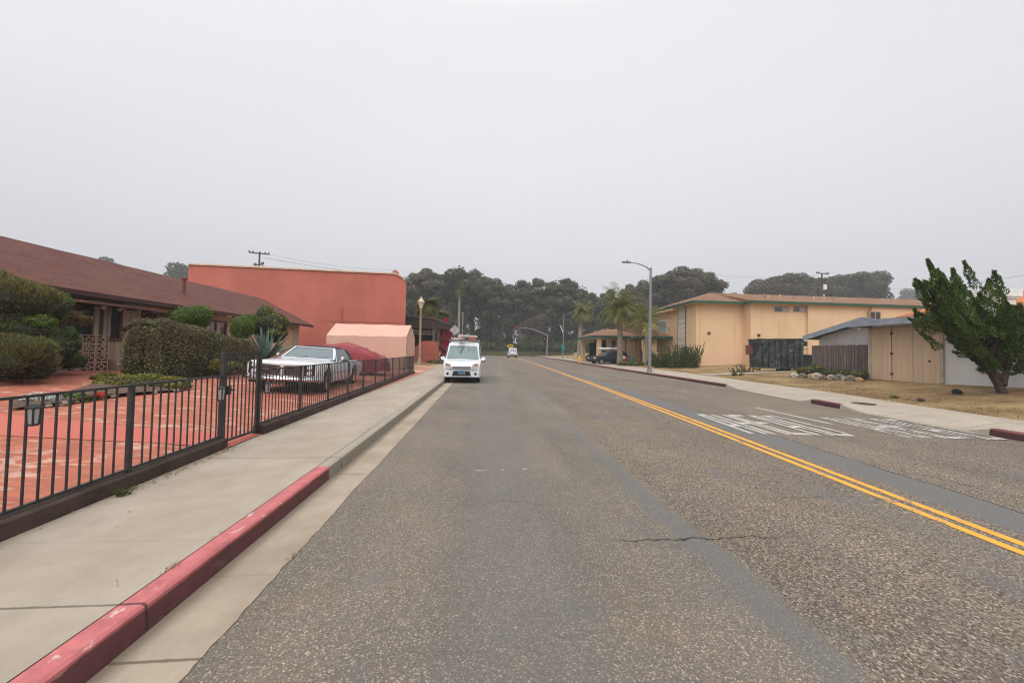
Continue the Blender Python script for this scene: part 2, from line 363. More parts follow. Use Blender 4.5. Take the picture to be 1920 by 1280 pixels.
dkcon = M('brown_stained_concrete', (.07,.044,.034), (.035,.025,.021), 4, .9, .4, 25, var=.4)
soil = M('dry_soil', (.16,.1,.06), (.27,.185,.105), 1.2, .95, .6, 14)
shing = m_shingle('red_brown_shingles', (.15,.058,.046), (.1,.04,.034), (.125,.054,.043), uv='yz')
shingR = m_shingle('tan_brown_shingles', (.25,.135,.08), (.19,.1,.062), (.22,.125,.08), uv='xz')
trimbr = M('dark_brown_trim', (.075,.034,.028), (.055,.026,.022), 5, .7)
trimred = M('red_brown_trim', (.17,.065,.05), (.13,.05,.04), 5, .7)
siding = m_boards('beige_board_siding', (.5,.42,.3), (.43,.36,.255), .28, 1, .45)
garage = M('beige_garage_door', (.6,.43,.29), (.55,.39,.26), 3, .7)
glass = m_glass('window_glass'); curt = M('pale_curtain', (.42,.41,.4), (.3,.29,.28), 8, .9)
redst = m_stucco('salmon_red_stucco', (.47,.145,.105), (.4,.12,.09), cmu=.5)
cream = M('cream_cap', (.62,.5,.36), (.5,.39,.28), 3, .8)
yelst = m_stucco('yellow_tan_stucco', (.7,.485,.3), (.63,.43,.255), (1.95, (.66,.43,.29)))
yelst2 = m_stucco('yellow_tan_stucco_upper', (.7,.485,.3), (.63,.43,.255))
green = M('dark_green_fascia', (.03,.095,.058), (.022,.07,.045), 4, .6)
conc = M('grey_galvanised', (.25,.26,.265), (.2,.21,.215), 6, .5, metal=.4)
white = M('white_paint', (.75,.75,.74), (.66,.66,.65), 4, .6, var=.1)
wwall = m_stucco('white_cottage_wall', (.6,.585,.57), (.5,.485,.47))
tanb = m_boards('tan_plywood_doors', (.52,.385,.265), (.475,.345,.235), .2, 1, .8, .007, .06)
greyfence = m_boards('weathered_fence_boards', (.2,.155,.135), (.105,.08,.072), .14, 1, .25, .014)
bluegrey = M('blue_grey_roof_edge', (.27,.3,.34), (.2,.225,.26), 4, .6)
dkroof = M('dark_grey_roofing', (.1,.105,.115), (.075,.08,.09), 4, .8)
chrome = NG('chrome').finish((.62,.63,.65), .15, metal=1.)
rubber = M('tyre_rubber', (.014,.014,.015), (.022,.021,.02), 20, .85)
blackm = M('black_matt', (.012,.012,.013), (.02,.02,.02), 8, .7)
carwhite = m_car('car_white', (.62,.635,.66)); carsilver = m_car('car_silver', (.62,.65,.69)); cardark = m_car('car_dark_blue', (.012,.016,.03)); carred = m_car('car_maroon', (.16,.02,.025))
ragtop = M('black_soft_top', (.013,.015,.02), (.02,.022,.028), 12, .8, .2, 120)
bark = M('brown_bark', (.1,.075,.058), (.06,.045,.036), 8, .95, .6, 30)
palmbark = M('palm_bark', (.3,.235,.175), (.17,.13,.1), 5, .95, .5, 14)
palebark = M('pale_bark', (.26,.225,.195), (.15,.125,.105), 5, .95, .5, 14)
# ------------------------------------------------------------------ sky, sun
sun_az, sun_el = math.radians(200), math.radians(52)      # behind the camera, veiled by fog
sdir = Vector((math.sin(sun_az)*math.cos(sun_el), math.cos(sun_az)*math.cos(sun_el), math.sin(sun_el)))
w = bpy.data.worlds.new('World'); SC.world = w; w.use_nodes = True
t = w.node_tree; t.nodes.clear()
def wn(k, **kw):
    x = t.nodes.new(k)
    for a, b in kw.items(): setattr(x, a, b)
    return x
sky = wn('ShaderNodeTexSky', sky_type='NISHITA', sun_disc=False, sun_elevation=sun_el, sun_rotation=sun_az, air_density=1.5, dust_density=4., ozone_density=1.)
bgs = wn('ShaderNodeBackground'); bgs.inputs[1].default_value = .05; t.links.new(sky.outputs[0], bgs.inputs[0])
tc = wn('ShaderNodeTexCoord'); sp = wn('ShaderNodeSeparateXYZ'); t.links.new(tc.outputs['Generated'], sp.inputs[0])
rp = wn('ShaderNodeValToRGB'); el = rp.color_ramp.elements
stops = [(0., (.30,.29,.28)), (.49, (.50,.49,.485)), (.505, (.615,.617,.65)), (.56, (.685,.685,.727)), (.63, (.795,.798,.838)), (.72, (.88,.885,.915)), (.84, (.93,.935,.955)), (.92, (1.45,1.46,1.48)), (1., (1.9,1.9,1.92))]
while len(el) < len(stops): el.new(.5)
for e, (p, c) in zip(el, stops): e.position = p; e.color = (*c, 1)
ma = wn('ShaderNodeMath', operation='MULTIPLY_ADD'); ma.inputs[1].default_value = .5; ma.inputs[2].default_value = .5
t.links.new(sp.outputs[2], ma.inputs[0]); t.links.new(ma.outputs[0], rp.inputs[0])
nz = wn('ShaderNodeTexNoise'); nz.inputs['Scale'].default_value = 1.6; nz.inputs['Detail'].default_value = 3; t.links.new(tc.outputs['Generated'], nz.inputs['Vector'])
mr = wn('ShaderNodeMapRange'); mr.inputs[3].default_value = .95; mr.inputs[4].default_value = 1.05; t.links.new(nz.outputs[0], mr.inputs[0])
mu = wn('ShaderNodeMix', data_type='RGBA', blend_type='MULTIPLY'); mu.inputs[0].default_value = 1
t.links.new(rp.outputs[0], mu.inputs[6]); t.links.new(mr.outputs[0], mu.inputs[7])
dt = wn('ShaderNodeVectorMath', operation='DOT_PRODUCT'); t.links.new(tc.outputs['Generated'], dt.inputs[0]); dt.inputs[1].default_value = sdir
mx = wn('ShaderNodeMath', operation='MAXIMUM'); mx.inputs[1].default_value = 0; t.links.new(dt.outputs['Value'], mx.inputs[0])
pw = wn('ShaderNodeMath', operation='POWER'); pw.inputs[1].default_value = 2.; t.links.new(mx.outputs[0], pw.inputs[0])
gl = wn('ShaderNodeMix', data_type='RGBA', blend_type='ADD'); gl.inputs[0].default_value = 1
t.links.new(mu.outputs[2], gl.inputs[6]); t.links.new(pw.outputs[0], gl.inputs[7])
bgo = wn('ShaderNodeBackground'); bgo.inputs[1].default_value = 1.; t.links.new(gl.outputs[2], bgo.inputs[0])
mxs = wn('ShaderNodeMixShader'); mxs.inputs[0].default_value = .93; t.links.new(bgs.outputs[0], mxs.inputs[1]); t.links.new(bgo.outputs[0], mxs.inputs[2])
wo = wn('ShaderNodeOutputWorld'); t.links.new(mxs.outputs[0], wo.inputs[0])
sd = bpy.data.lights.new('sun', 'SUN'); so = bpy.data.objects.new('sun', sd); COL.objects.link(so)
sd.energy = 1.3; sd.angle = math.radians(40); sd.color = (1, .965, .92)
so.rotation_euler = sdir.to_track_quat('Z', 'Y').to_euler()
SC.view_settings.view_transform = 'Standard'; SC.view_settings.look = 'None'; SC.view_settings.exposure = 0; SC.view_settings.gamma = 1
cy = SC.cycles; cy.max_bounces = 5; cy.diffuse_bounces = 3; cy.glossy_bounces = 3; cy.transparent_max_bounces = 8; cy.volume_bounces = 0
cy.filter_width = 1.15; cy.use_denoising = True; cy.use_adaptive_sampling = True; cy.adaptive_threshold = .012
# ------------------------------------------------------------------ ground, road, kerbs, pavements
def frange(a, b, s):
    n = max(1, int(round((b-a)/s))); return [a+(b-a)*i/n for i in range(n+1)]
YS = frange(-8, 30, .5)+frange(30.5, 100, 1.5)[0:]
def zground(x, y):
    if x < -3.55: z = zl(x, y)-.03
    elif x > xc(min(y, 100)): z = zr(x, y)-.012 if x > xsw(min(y, 100)) else zroad(y)-.07
    else: z = zroad(y)-.12
    return z
gx = [-400, -250, -150, -90, -60]+frange(-45, -4, 2.)+[-3.56, -3.5, -1.9, 2, 6]+frange(9, 24, .5)+frange(26, 60, 3)+[90, 150, 250, 400]
gy = [-60, -30, -15]+frange(-8, 30, 1.)+frange(31, 60, 1.5)+frange(63, 110, 4)+[120, 130, 150, 200, 300, 420]
mb = MB(); mb.rows([[(x, y, zground(x, y) if y < 104 else zground(x, 104)+.5*sm((y-104)/6)) for x in gx] for y in gy])
def m_lawn():
    g = NG('dry_lawn'); v = g.pos()
    col = g.ramp(g.noise(v, .7, 6, .68), [(.28, (.115,.068,.036)), (.42, (.22,.14,.07)), (.56, (.32,.225,.115)), (.72, (.36,.265,.15))])
    gr = g.step(g.noise(g.vmul(v, (1, 1, 1)), .33, 4), .58, .72)
    col = g.mix(g.math('MULTIPLY', gr, .4), col, (.1,.1,.04))
    col = g.mix(1., col, g.gray(g.noise(v, 38., 4, .7), .55, 1.45), 'MULTIPLY')
    return g.finish(col, .95, g.bump(g.noise(v, 22., 6, .7), .9, .05), spec=.1)
lawn = m_lawn()
struct(mb.build('ground', lawn, smooth=True))
def strip(name, fl, fr, ys, mat, nx=2, zf=None):
    mb = MB(); rows = []
    for y in ys:
        a, b = fl(y), fr(y); rows.append([tuple(Vector(a).lerp(Vector(b), i/(nx-1))) for i in range(nx)])
    mb.rows(rows); return mb.build(name, mat)
XL = lambda y: -1.4-(max(0, y-60)*.6)
struct(strip('road', lambda y: (XL(y), y, zroad(y)), lambda y: (xc(y)-.02, y, zroad(y)), YS, asphalt, 6))
struct(strip('gutter', lambda y: (-1.785, y, zroad(y)+.0), lambda y: (-1.36+.03*mnoise.noise((0, y*.8, 3))+(.013*mnoise.noise((0, y*7., 5))+.012*mnoise.noise((0, y*19., 5)) if y < 16 else 0), y, zroad(y)+.005), frange(-8, 1, .35)+frange(1.04, 16, .04)+frange(16.3, 62, .35), gut, 3))
# left kerb (red up to about 4.6 m, bare concrete beyond)
mb = MB(); rows = []
for y in frange(-8, 62, .35):
    z = zroad(y); rows.append([(-1.925, y, z+.1), (-1.92, y, z+.148), (-1.805, y, z+.151), (-1.788, y, z+.138), (-1.775, y, z-.02)])
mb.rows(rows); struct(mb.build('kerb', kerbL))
xf1 = lambda y: -3.28-.055*y if y < 5.9 else -3.38-.0295*y
struct(strip('sidewalk', lambda y: (min(-3.3, xf1(y)-.06), y, .145+zroad(y)), lambda y: (-1.93, y, .146+zroad(y)), frange(-8, 62, .5), walk, 4))
# right kerb with two dropped driveways
def kh(y):
    if y > 17.6: return 1.
    if y > 16.6: return y-16.6
    if y > 12.4: return 0.
    if y > 11.8: return (12.4-y)/.6
    if y > 10.6: return 1.
    if y > 9.8: return (y-9.8)/.8
    if y > 7.5: return 0.
    if y > 7.0: return (7.5-y)/.5
    return 1.
ysr = frange(-8, 19, .2)+frange(19.5, 100, 1.5)
mbr, mbc = MB(), MB()
def krow(y):
    x = xc(y); z = zroad(y); h = .02+.13*kh(y); return [(x-.025, y, z-.03), (x, y, z+h-.02), (x+.03, y, z+h), (x+.17, y, z+h+.001), (x+.18, y, z+h-.06)]
for y0, y1 in zip(ysr, ysr[1:]):
    (mbr if min(kh(y0), kh(y1)) > .95 else mbc).rows([krow(y0), krow(y1)])
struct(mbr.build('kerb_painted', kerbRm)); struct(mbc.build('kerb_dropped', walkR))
mb = MB()
mb.rows([[(lerp(xc(y)+.16, xsw(y)+.15, k), y, zroad(y)+lerp(.018+.13*kh(y), .152, sm(k*2.2))) for k in (0, .12, .25, .5, 1)] for y in ysr])
struct(mb.build('sidewalk_far_side', walkR))
# concrete path across the dry lot
pp = [on(1318, 703, zr), on(1372, 701, zr), on(1420, 699, zr), on(1482, 697, zr)]
mb = MB(); mb.rows([[(p.x-.18, p.y+.55, zr(p.x, p.y+.5)+.03), (p.x+.2, p.y-.55, zr(p.x, p.y-.5)+.03)] for p in pp]); struct(mb.build('path', walkR))
# grass bank where the road ends
mb = MB(); mb.rows([[(x, y, zz+.25*mnoise.noise((x*.2, y*.2, 0))) for x in frange(-60, 60, 2.)] for y, zz in ((99.5, .3), (101, .95), (103.5, 1.5), (110, 1.7), (124, 1.7))])
mgrass = leafmat('bank_grass', [(.05,.065,.02), (.1,.105,.035), (.17,.14,.06)], .2)
struct(mb.build('bank', M('bank_turf', (.07,.075,.028), (.12,.105,.045), 1.5, .95, .6, 8), smooth=True))
# markings
def line(name, fx, y0, y1, wd, mat, z=.004, step=.4):
    mb = MB(); mb.rows([[(fx(y)-wd/2, y, zroad(y)+z), (fx(y)+wd/2, y, zroad(y)+z)] for y in frange(y0, y1, step)]); return struct(mb.build(name, mat))
yel = lambda y: curve(YEL, y)
line('road_marking_double_yellow', lambda y: yel(y)-.1, -6, 88, .1, yelp); line('road_marking_double_yellow', lambda y: yel(y)+.1, -6, 88, .1, yelp)
lane = lambda y: 7.95+.03*y if y < 12 else (8.31+.07*(y-12) if y < 25 else 9.15+.02*(y-25))
for a, b in ((8.15, 10.75), (15.0, 17.9), (23.0, 25.2), (31.0, 33.0), (39., 41.2), (47.2, 49.4)): line('road_marking_lane_dash', lane, a, b, .1, whip if a < 12 else whif)
def word(text, ox, oy, wd, ht, skew, mat):      # tall stencilled road lettering, read along the street
    G = {'A': [((0,0),(.28,1)), ((.72,1),(1,0)), ((.28,1),(.72,1)), ((.14,.36),(.86,.36))],
         'H': [((0,0),(0,1)), ((1,0),(1,1)), ((0,.5),(1,.5))], 'E': [((0,0),(0,1)), ((0,0),(1,0)), ((0,1),(1,1)), ((0,.54),(.85,.54))],
         'D': [((0,0),(0,1)), ((0,1),(.7,1)), ((.7,1),(1,.84)), ((1,.84),(1,.16)), ((1,.16),(.7,0)), ((.7,0),(0,0))]}
    n = len(text); cw = wd/n; lw = cw*.68; mb = MB(); k = 0
    for i, ch in enumerate(text):
        for (a, b), (c, d) in G[ch]:
            k += 1
            tx, ty = .09, .18
            x0, x1 = ox+i*cw+a*lw, ox+i*cw+c*lw
            horiz = abs(b-d) < .01
            if horiz:
                yy = oy+b*ht+(0 if b < .1 else -ty if b > .9 else -ty/2)
                q = [(x0-.03, yy), (x1+.03, yy), (x1+.03, yy+ty), (x0-.03, yy+ty)]
            else: q = [(x0-tx/2, oy+b*ht), (x0+tx/2, oy+b*ht), (x1+tx/2, oy+d*ht), (x1-tx/2, oy+d*ht)]
            q = [(x+skew*(y-oy), y-.13*(x-ox), .0045+.0004*k) for x, y in q]
            mb.add(q, [(0, 1, 2, 3)])
    return struct(mb.build('road_marking_word', mat))
word('AHEAD', 5.42, 7.12, 2.15, 2.35, .075, whip); word('AHEAD', 8.5, 6.8, 2.0, 2.25, .07, whi2)
mb = MB()
for x, y, a, b in ((.02, 4.9, .16, .035), (.33, 4.92, .1, .07), (.6, 4.94, .07, .03), (.36, 4.82, .06, .04)): mb.add([(x-a/2, y-b/2, .004), (x+a/2, y-b/2*.7, .004), (x+a/2*.8, y+b/2, .004), (x-a/2*.9, y+b/2*.8, .004)], [(0,1,2,3)])
struct(mb.build('road_marking_remnant', whif))
# left yard: brick paving, red concrete walk to the gate
mb = MB(); mb.rows([[(x, y, zl(x, y)+.004) for x in frange(-13.5, -4, 1.)+[-3.62]] for y in frange(-8, 25, 1.)]); struct(mb.build('brick_yard', brickp))
mb = MB(); a = [(-3.46, 5.45), (-4.45, 5.52), (-6.45, 5.5), (-9, 5.6), (-13, 5.7)]; b = [(-3.5, 6.3), (-4.95, 6.25), (-7.85, 6.72), (-9, 6.9), (-13, 7.3)]
mb.rows([[(p[0], p[1], zl(p[0], p[1])+.012) for p in a], [(p[0], p[1], zl(p[0], p[1])+.012) for p in b]]); struct(mb.build('garden_walk', redcon))
mb = MB(); mb.rows([[(x, y, zl(x, y)+.016) for x in (-5.6, -4.9, -4.2, -3.7)] for y in frange(22.6, 30.5, 1.)]); struct(mb.build('driveway', M('faded_brick_drive', (.42,.19,.13), (.5,.3,.22), 1.5, .85)))
# ------------------------------------------------------------------ foliage helpers
def rv(): 
    while True:
        v = Vector((RND.uniform(-1,1), RND.uniform(-1,1), RND.uniform(-1,1)))
        if .05 < v.length < 1: return v.normalized()
def leaf(mb, c, n, l, wd, d=None):
    d = d or rv(); a = d-n*d.dot(n)
    if a.length < .05: a = n.orthogonal()
    a.normalize(); b = n.cross(a)*wd; a = a*l
    mb.add([c-a, c+b*1.0, c+a, c-b], [(0,1,2,3)])
def needle(mb, c, d, l, wd):
    s = d.orthogonal().normalized(); s = Matrix.Rotation(RND.uniform(0, 2*PI), 3, d) @ s
    mb.add([c-s*wd, c+s*wd, c+d*l], [(0,1,2)])
def puff(mb, c, r, n, l, wd, spread=.75, lo=-1., up=.0):
    c = Vector(c); r = Vector(r)
    for _ in range(n):
        d = rv()
        if d.z < lo: d.z = -d.z
        k = RND.uniform(.72, 1.04)
        p = c+Vector((d.x*r.x, d.y*r.y, d.z*r.z))*k*(1+.12*mnoise.noise((c+d*2.)*1.7))
        nn = (d+rv()*spread+Vector((0,0,up))).normalized(); leaf(mb, p, nn, l*RND.uniform(.7,1.3), wd*RND.uniform(.7,1.3))
def blob(mb, c, r, seg=10, jit=.1, m=0):       # lumpy dark inner mass so a crown is not hollow
    vs = []; c = Vector(c)
    for i in range(seg+1):
        th = PI*i/seg
        for j in range(seg*2):
            ph = 2*PI*j/(seg*2); d = Vector((math.sin(th)*math.cos(ph), math.sin(th)*math.sin(ph), math.cos(th)))
            k = 1+jit*mnoise.noise(d*2.5+c); vs.append((c.x+d.x*r[0]*k, c.y+d.y*r[1]*k, c.z+d.z*r[2]*k))
    n = seg*2
    mb.add(vs, [(i*n+j, (i+1)*n+j, (i+1)*n+(j+1) % n, i*n+(j+1) % n) for i in range(seg) for j in range(n)], m)
LF = dict(
 hedge=leafmat('hedge_leaves', [(.018,.032,.011), (.045,.064,.02), (.1,.11,.034), (.16,.105,.05), (.34,.33,.2)], brown=(.17,.095,.05)),
 olive=leafmat('olive_needles', [(.035,.045,.01), (.1,.105,.026), (.2,.19,.055), (.34,.31,.12)]),
 bright=leafmat('bright_green_leaves', [(.04,.075,.008), (.09,.155,.016), (.165,.24,.035)]),
 dark=leafmat('dark_green_leaves', [(.02,.038,.009), (.062,.1,.02), (.13,.175,.04)]),
 yellow=leafmat('yellow_green_leaves', [(.06,.085,.012), (.13,.15,.02), (.2,.19,.03), (.21,.1,.03)]),
 mixed=leafmat('citrus_leaves', [(.02,.036,.01), (.055,.085,.018), (.17,.19,.035), (.27,.23,.05)]),
 agave=M('agave_blue_green', (.12,.19,.15), (.085,.14,.11), 6, .6), silver=leafmat('silver_leaves', [(.4,.44,.4), (.55,.6,.56), (.3,.33,.3)], .15),
 juniper=leafmat('juniper_scales', [(.014,.03,.008), (.042,.084,.018), (.1,.16,.03), (.2,.25,.06)], .12, big=1.6),
 euc=leafmat('eucalyptus_leaves', [(.016,.025,.011), (.038,.053,.022), (.07,.085,.036), (.115,.115,.055)], .2, big=.12),
 eucb=leafmat('eucalyptus_brown_leaves', [(.024,.028,.014), (.058,.056,.026), (.105,.082,.042), (.14,.108,.062)], .2, big=.12),
 mauve=leafmat('mauve_twigs', [(.08,.055,.05), (.12,.085,.075), (.07,.055,.045)], .2),
 palm=leafmat('palm_fronds', [(.08,.1,.02), (.16,.175,.04), (.27,.25,.08)], .35), palmy=leafmat('yellowing_palm_fronds', [(.075,.1,.016), (.16,.17,.028), (.26,.22,.05)], .25),
 palmdry=leafmat('dry_palm_fronds', [(.16,.11,.06), (.22,.16,.1), (.1,.07,.04)], .2),
 boug=leafmat('crimson_bracts', [(.24,.008,.03), (.4,.012,.05), (.5,.04,.09), (.12,.02,.02)], .3), red=leafmat('red_flowers', [(.4,.03,.02), (.55,.08,.04)], .3),
 straw=leafmat('straw', [(.18,.115,.055), (.3,.21,.1), (.38,.29,.16), (.13,.085,.045)], .2), weed=leafmat('weed_blades', [(.05,.075,.02), (.09,.11,.035)], .3))
# ------------------------------------------------------------------ iron fences, gate, lanterns
def fence(name, label, y0, y1, top, post_ys, base):
    o = thing(name, (xf1(y0), y0, .15+zroad(y0)), label, 'fence', group='iron fence runs along the pavement'); O = Vector(o.location)
    P = lambda y, z: Vector((xf1(y), y, .15+zroad(y)+z))-O
    mb = MB()
    for a, b in zip(frange(y0, y1, .8), frange(y0, y1, .8)[1:]): mb.bar(P(a, top-.012), P(b, top-.012), .03, .02)
    mb.build('top_rail', iron, o)
    mb = MB()
    for a, b in zip(frange(y0, y1, .8), frange(y0, y1, .8)[1:]): mb.bar(P(a, base+.03), P(b, base+.03), .03, .022)
    mb.build('bottom_rail', iron, o)
    mb = MB(); y = y0+.06
    while y < y1-.03:
        if all(abs(y-p) > .055 for p in post_ys):
            e = RND.uniform(-.004, .004); mb.bar(P(y, base+.035), P(y+e, top-.02), .0125, .0125, upv=(0, 1, 0))
        y += .107
    mb.build('pickets', iron, o)
    for p in post_ys: m2 = MB(); m2.bar(P(p, base-.02), P(p, top-.001), .04, .04, upv=(0, 1, 0)); m2.build('post', iron, o)
    mb = MB(); ys = frange(y0-.02, y1+.06, .3); rows = []
    for y in ys:
        q = P(y, 0); j = .006*mnoise.noise((y*3, 1, 2)); j2 = .008*mnoise.noise((y*2.3, 5, 2))
        rows.append([(q.x+.1+j, q.y, q.z-.1), (q.x+.09+j, q.y, q.z+base-.012), (q.x+.075+j, q.y, q.z+base+j2), (q.x-.08, q.y, q.z+base+j2), (q.x-.09, q.y, q.z-.1)])
    mb.rows(rows); r0 = rows[0]; r1 = rows[-1]; mb.add(r0, [(0,1,2,3,4)]); mb.add(r1, [(4,3,2,1,0)]); mb.build('base_kerb', dkcon, o)
    return o
fence('iron_fence', 'black iron picket fence run nearest the camera on a brown stained kerb', -1.2, 5.44, 1.0, [-.6, 1.0, 2.55, 4.05], .125)
fence('iron_fence', 'black iron picket fence run in front of the white convertible and pink carport', 6.36, 22.5, 1.04, [7.8+1.47*i for i in range(10)]+[22.46], .14)
g_ = thing('iron_gate', (xf1(5.9), 5.9, .15), 'tall black iron garden gate standing open frame high between the two fence runs', 'gate'); O = Vector(g_.location)
PG = lambda y, z: Vector((lerp(xf1(5.46), xf1(6.33), (y-5.46)/.87), y, .15+z))-O
for yy in (5.49, 6.31):
    mb = MB(); mb.bar(PG(yy, -.05), PG(yy, 1.33), .055, .055, upv=(0,1,0)); mb.build('gate_post', iron, g_)
mb = MB(); mb.bar(PG(5.5, 1.31), PG(6.3, 1.31), .03, .03); mb.bar(PG(5.53, .07), PG(6.27, .07), .03, .03); mb.bar(PG(6.265, .08), PG(6.265, 1.3), .03, .03, upv=(0,1,0)); mb.bar(PG(5.54, .08), PG(5.54, 1.3), .03, .03, upv=(0,1,0)); mb.build('gate_frame', iron, g_)
mb = MB()
for i in range(1, 8): y = 5.54+i*.0905; mb.bar(PG(y, .08), PG(y, 1.3), .014, .014, upv=(0,1,0))
mb.build('pickets', iron, g_)
mb = MB(); q = PG(5.6, .78); mb.box(q.x-.03, q.x+.03, q.y-.05, q.y+.03, q.z-.06, q.z+.06); mb.bar(q+Vector((.03,0,0)), q+Vector((.09,0,0)), .015, .015); mb.build('latch', iron, g_)
frost = NG('frosted_lantern_glass').finish((.34,.33,.31), .35, spec=.5)
def lantern(x, y, z, label, s=1.):
    o = thing('wall_lantern', (x, y, z), label, 'lantern', group='square lanterns on the fence')
    w = .034*s; h = .17*s
    mb = MB(); mb.lathe([(.001, h+.045*s), (w*.5, h+.04*s), (w*1.75, h+.008*s), (w*1.75, h-.005*s)], 4, (0,0,0)); k = mb.build('cap', iron, o); k.rotation_euler.z = PI/4+.1
    mb = MB()
    for a, b in ((-1,-1),(1,-1),(1,1),(-1,1)): mb.bar((a*w*.8, b*w*.8, 0), (a*w, b*w, h), .012*s, .012*s, upv=(0,1,0))
    mb.box(-w*.85, w*.85, -w*.85, w*.85, -.012*s, .004); mb.build('cage', iron, o)
    mb = MB(); v = [(-w*.72,-w*.72,.006),(w*.72,-w*.72,.006),(w*.72,w*.72,.006),(-w*.72,w*.72,.006),(-w*.92,-w*.92,h),(w*.92,-w*.92,h),(w*.92,w*.92,h),(-w*.92,w*.92,h)]
    mb.add(v, [(0,1,5,4),(1,2,6,5),(2,3,7,6),(3,0,4,7)]); mb.build('glass_panes', frost, o)
    mb = MB(); mb.bar((-w, 0, h*.6), (-w-.025, 0, h*.6), .02, .04); mb.build('bracket', iron, o)
    return o
lantern(xf1(3.14)+.05, 3.14, .925, 'large square black lantern with pale panes on the nearest fence run', .74)
lantern(xf1(5.4)+.07, 5.36, .82, 'small black lantern beside the gate latch on the near gate post', .92)
lantern(xf1(6.42)+.08, 6.42, .8, 'small lantern with pale panes on the far gate post before the convertible', .92)
# weed at the fence foot, litter of dry leaves
mb = MB()
for i in range(46):
    a = RND.uniform(0, 2*PI); d = Vector((math.cos(a), math.sin(a), RND.uniform(.4, 1.3))).normalized(); needle(mb, Vector((RND.uniform(-.04,.04), RND.uniform(-.05,.05), 0)), d, RND.uniform(.05, .13), .006)
tag(mb.build('weed', LF['weed'], loc=(-3.3, 3.78, .15)), 'small green weed growing at the foot of the nearest fence kerb', 'weed')
mb = MB()
for i in range(420):
    y = RND.uniform(3.9, 5.6) if i < 260 else RND.uniform(-1, 14); x = xf1(y)+.12+abs(RND.gauss(0, .07)); leaf(mb, Vector((x, y, .152+RND.uniform(0,.012))), (Vector((0,0,1))+rv()*.5).normalized(), RND.uniform(.008,.028), .005)
for cx_, cy_, n_ in ((-1.93, 2.55, 26), (-1.93, 2.95, 10), (-1.36, 2.9, 12), (-2.1, 2.45, 4), (-1.4, 4.2, 8), (-1.93, 4.9, 8), (-2.6, 4.4, 3), (-2.9, 3.4, 4)):
    for _ in range(n_): leaf(mb, Vector((cx_+RND.gauss(0,.015), cy_+RND.gauss(0,.05), (.15 if cx_ < -1.6 else .012)+RND.uniform(0,.014))), (Vector((0,0,1))+rv()*.8).normalized(), RND.uniform(.006,.02), .004)
tag(mb.build('leaf_litter', LF['straw']), 'dry leaf litter gathered along the fence kerb', 'litter', kind='stuff')
# ------------------------------------------------------------------ ranch house
hs = thing('ranch_house', (-13.5, 14, .69), 'long low beige ranch house with red-brown shingle roof on the left', 'house'); HO = Vector(hs.location)
def hl(x, y, z): return (x-HO.x, y-HO.y, z-HO.z)
def hbox(mb, x0, x1, y0, y1, z0, z1, m=0): mb.box(x0-HO.x, x1-HO.x, y0-HO.y, y1-HO.y, z0-HO.z, z1-HO.z, m)
GY0, GY1 = 3., 28.7
mb = MB(); mb.add([hl(*p) for p in ((-13.5,GY0,.3),(-13.5,GY1,.3),(-13.5,GY1,3.12),(-16.4,GY1,4.75),(-19.3,GY1,3.12),(-19.3,GY1,.3),(-13.5,GY0,3.12),(-16.4,GY0,4.75),(-19.3,GY0,3.12),(-19.3,GY0,.3))],
  [(0,1,2,6),(1,5,4,3,2),(0,6,7,8,9),(5,9,8,4)]); mb.build('wall', siding, hs)
# roof: two slabs, ridge along the street
for s in (1, -1):
    ex, rx = -16.4+s*3.75, -16.4; ez, rz_ = 3.22, 5.14
    mb = MB()
    prof = [(ex, ez), (rx, rz_), (rx, rz_-.16), (ex, ez-.14)]
    ys = frange(GY0-.6, GY1+.25, .9)
    rows = [[hl(a, y, b+.012*mnoise.noise((y*.9, a, 0))) for a, b in [(lerp(ex, rx, k/6), lerp(ez, rz_, k/6)) for k in range(7)]] for y in ys]
    mb.rows(rows); n = 7
    low = [[hl(rx, y, rz_-.14) if 0 else hl(ex, y, ez-.07), hl(rx, y, rz_-.15)] for y in ys]; mb.rows(low)
    rf = mb.build('roof', shing, hs)
    mb = MB(); hbox(mb, ex-.02*s if s > 0 else ex-.02, ex+.04, GY0-.6, GY1+.25, ez-.16, ez-.015); mb.build('fascia', trimbr, rf)
    for yy in (GY1+.2,):
        mb = MB(); mb.bar(hl(ex, yy, ez-.09), hl(rx, yy, rz_-.09), .05, .17); mb.build('bargeboard', trimbr, rf)
    if s > 0:
        p = atx(345, 535, -14.1); m2 = MB(); m2.tube([hl(p.x, p.y, p.z-.55), hl(p.x, p.y, p.z+.28)], .075, 10); m2.lathe([(.12, 0), (.12, .1), (.04, .13)], 10, hl(p.x, p.y, p.z+.28)); m2.build('vent_pipe', trimred, rf)
def win(y0, y1, z0, z1, n=2, cur=True, x=-13.5):
    fr = MB(); t_ = .09
    hbox(fr, x, x+.07, y0-t_, y1+t_, z1, z1+t_); hbox(fr, x, x+.09, y0-t_, y1+t_, z0-t_, z0)
    hbox(fr, x, x+.068, y0-t_, y0, z0, z1); hbox(fr, x, x+.068, y1, y1+t_, z0, z1)
    for i in range(1, n): yy = lerp(y0, y1, i/n); hbox(fr, x, x+.062, yy-.03, yy+.03, z0, z1)
    f = fr.build('window', trimred, hs)
    gp = MB(); hbox(gp, x+.004, x+.018, y0, y1, z0, z1); gp.build('pane', glass, f)
    if cur:
        for i in range(n):
            cb = MB()
            a, b = lerp(y0, y1, i/n)+.05, lerp(y0, y1, (i+1)/n)-.05; k = a+(b-a)*(.42 if i % 2 else .3)
            ys = frange(a, k, .05); cb.rows([[hl(x+.022+.008*(j % 2), yy, z0+.05), hl(x+.022+.008*(j % 2), yy, z1-.05)] for j, yy in enumerate(ys)])
            cb.build('curtain', curt, f)
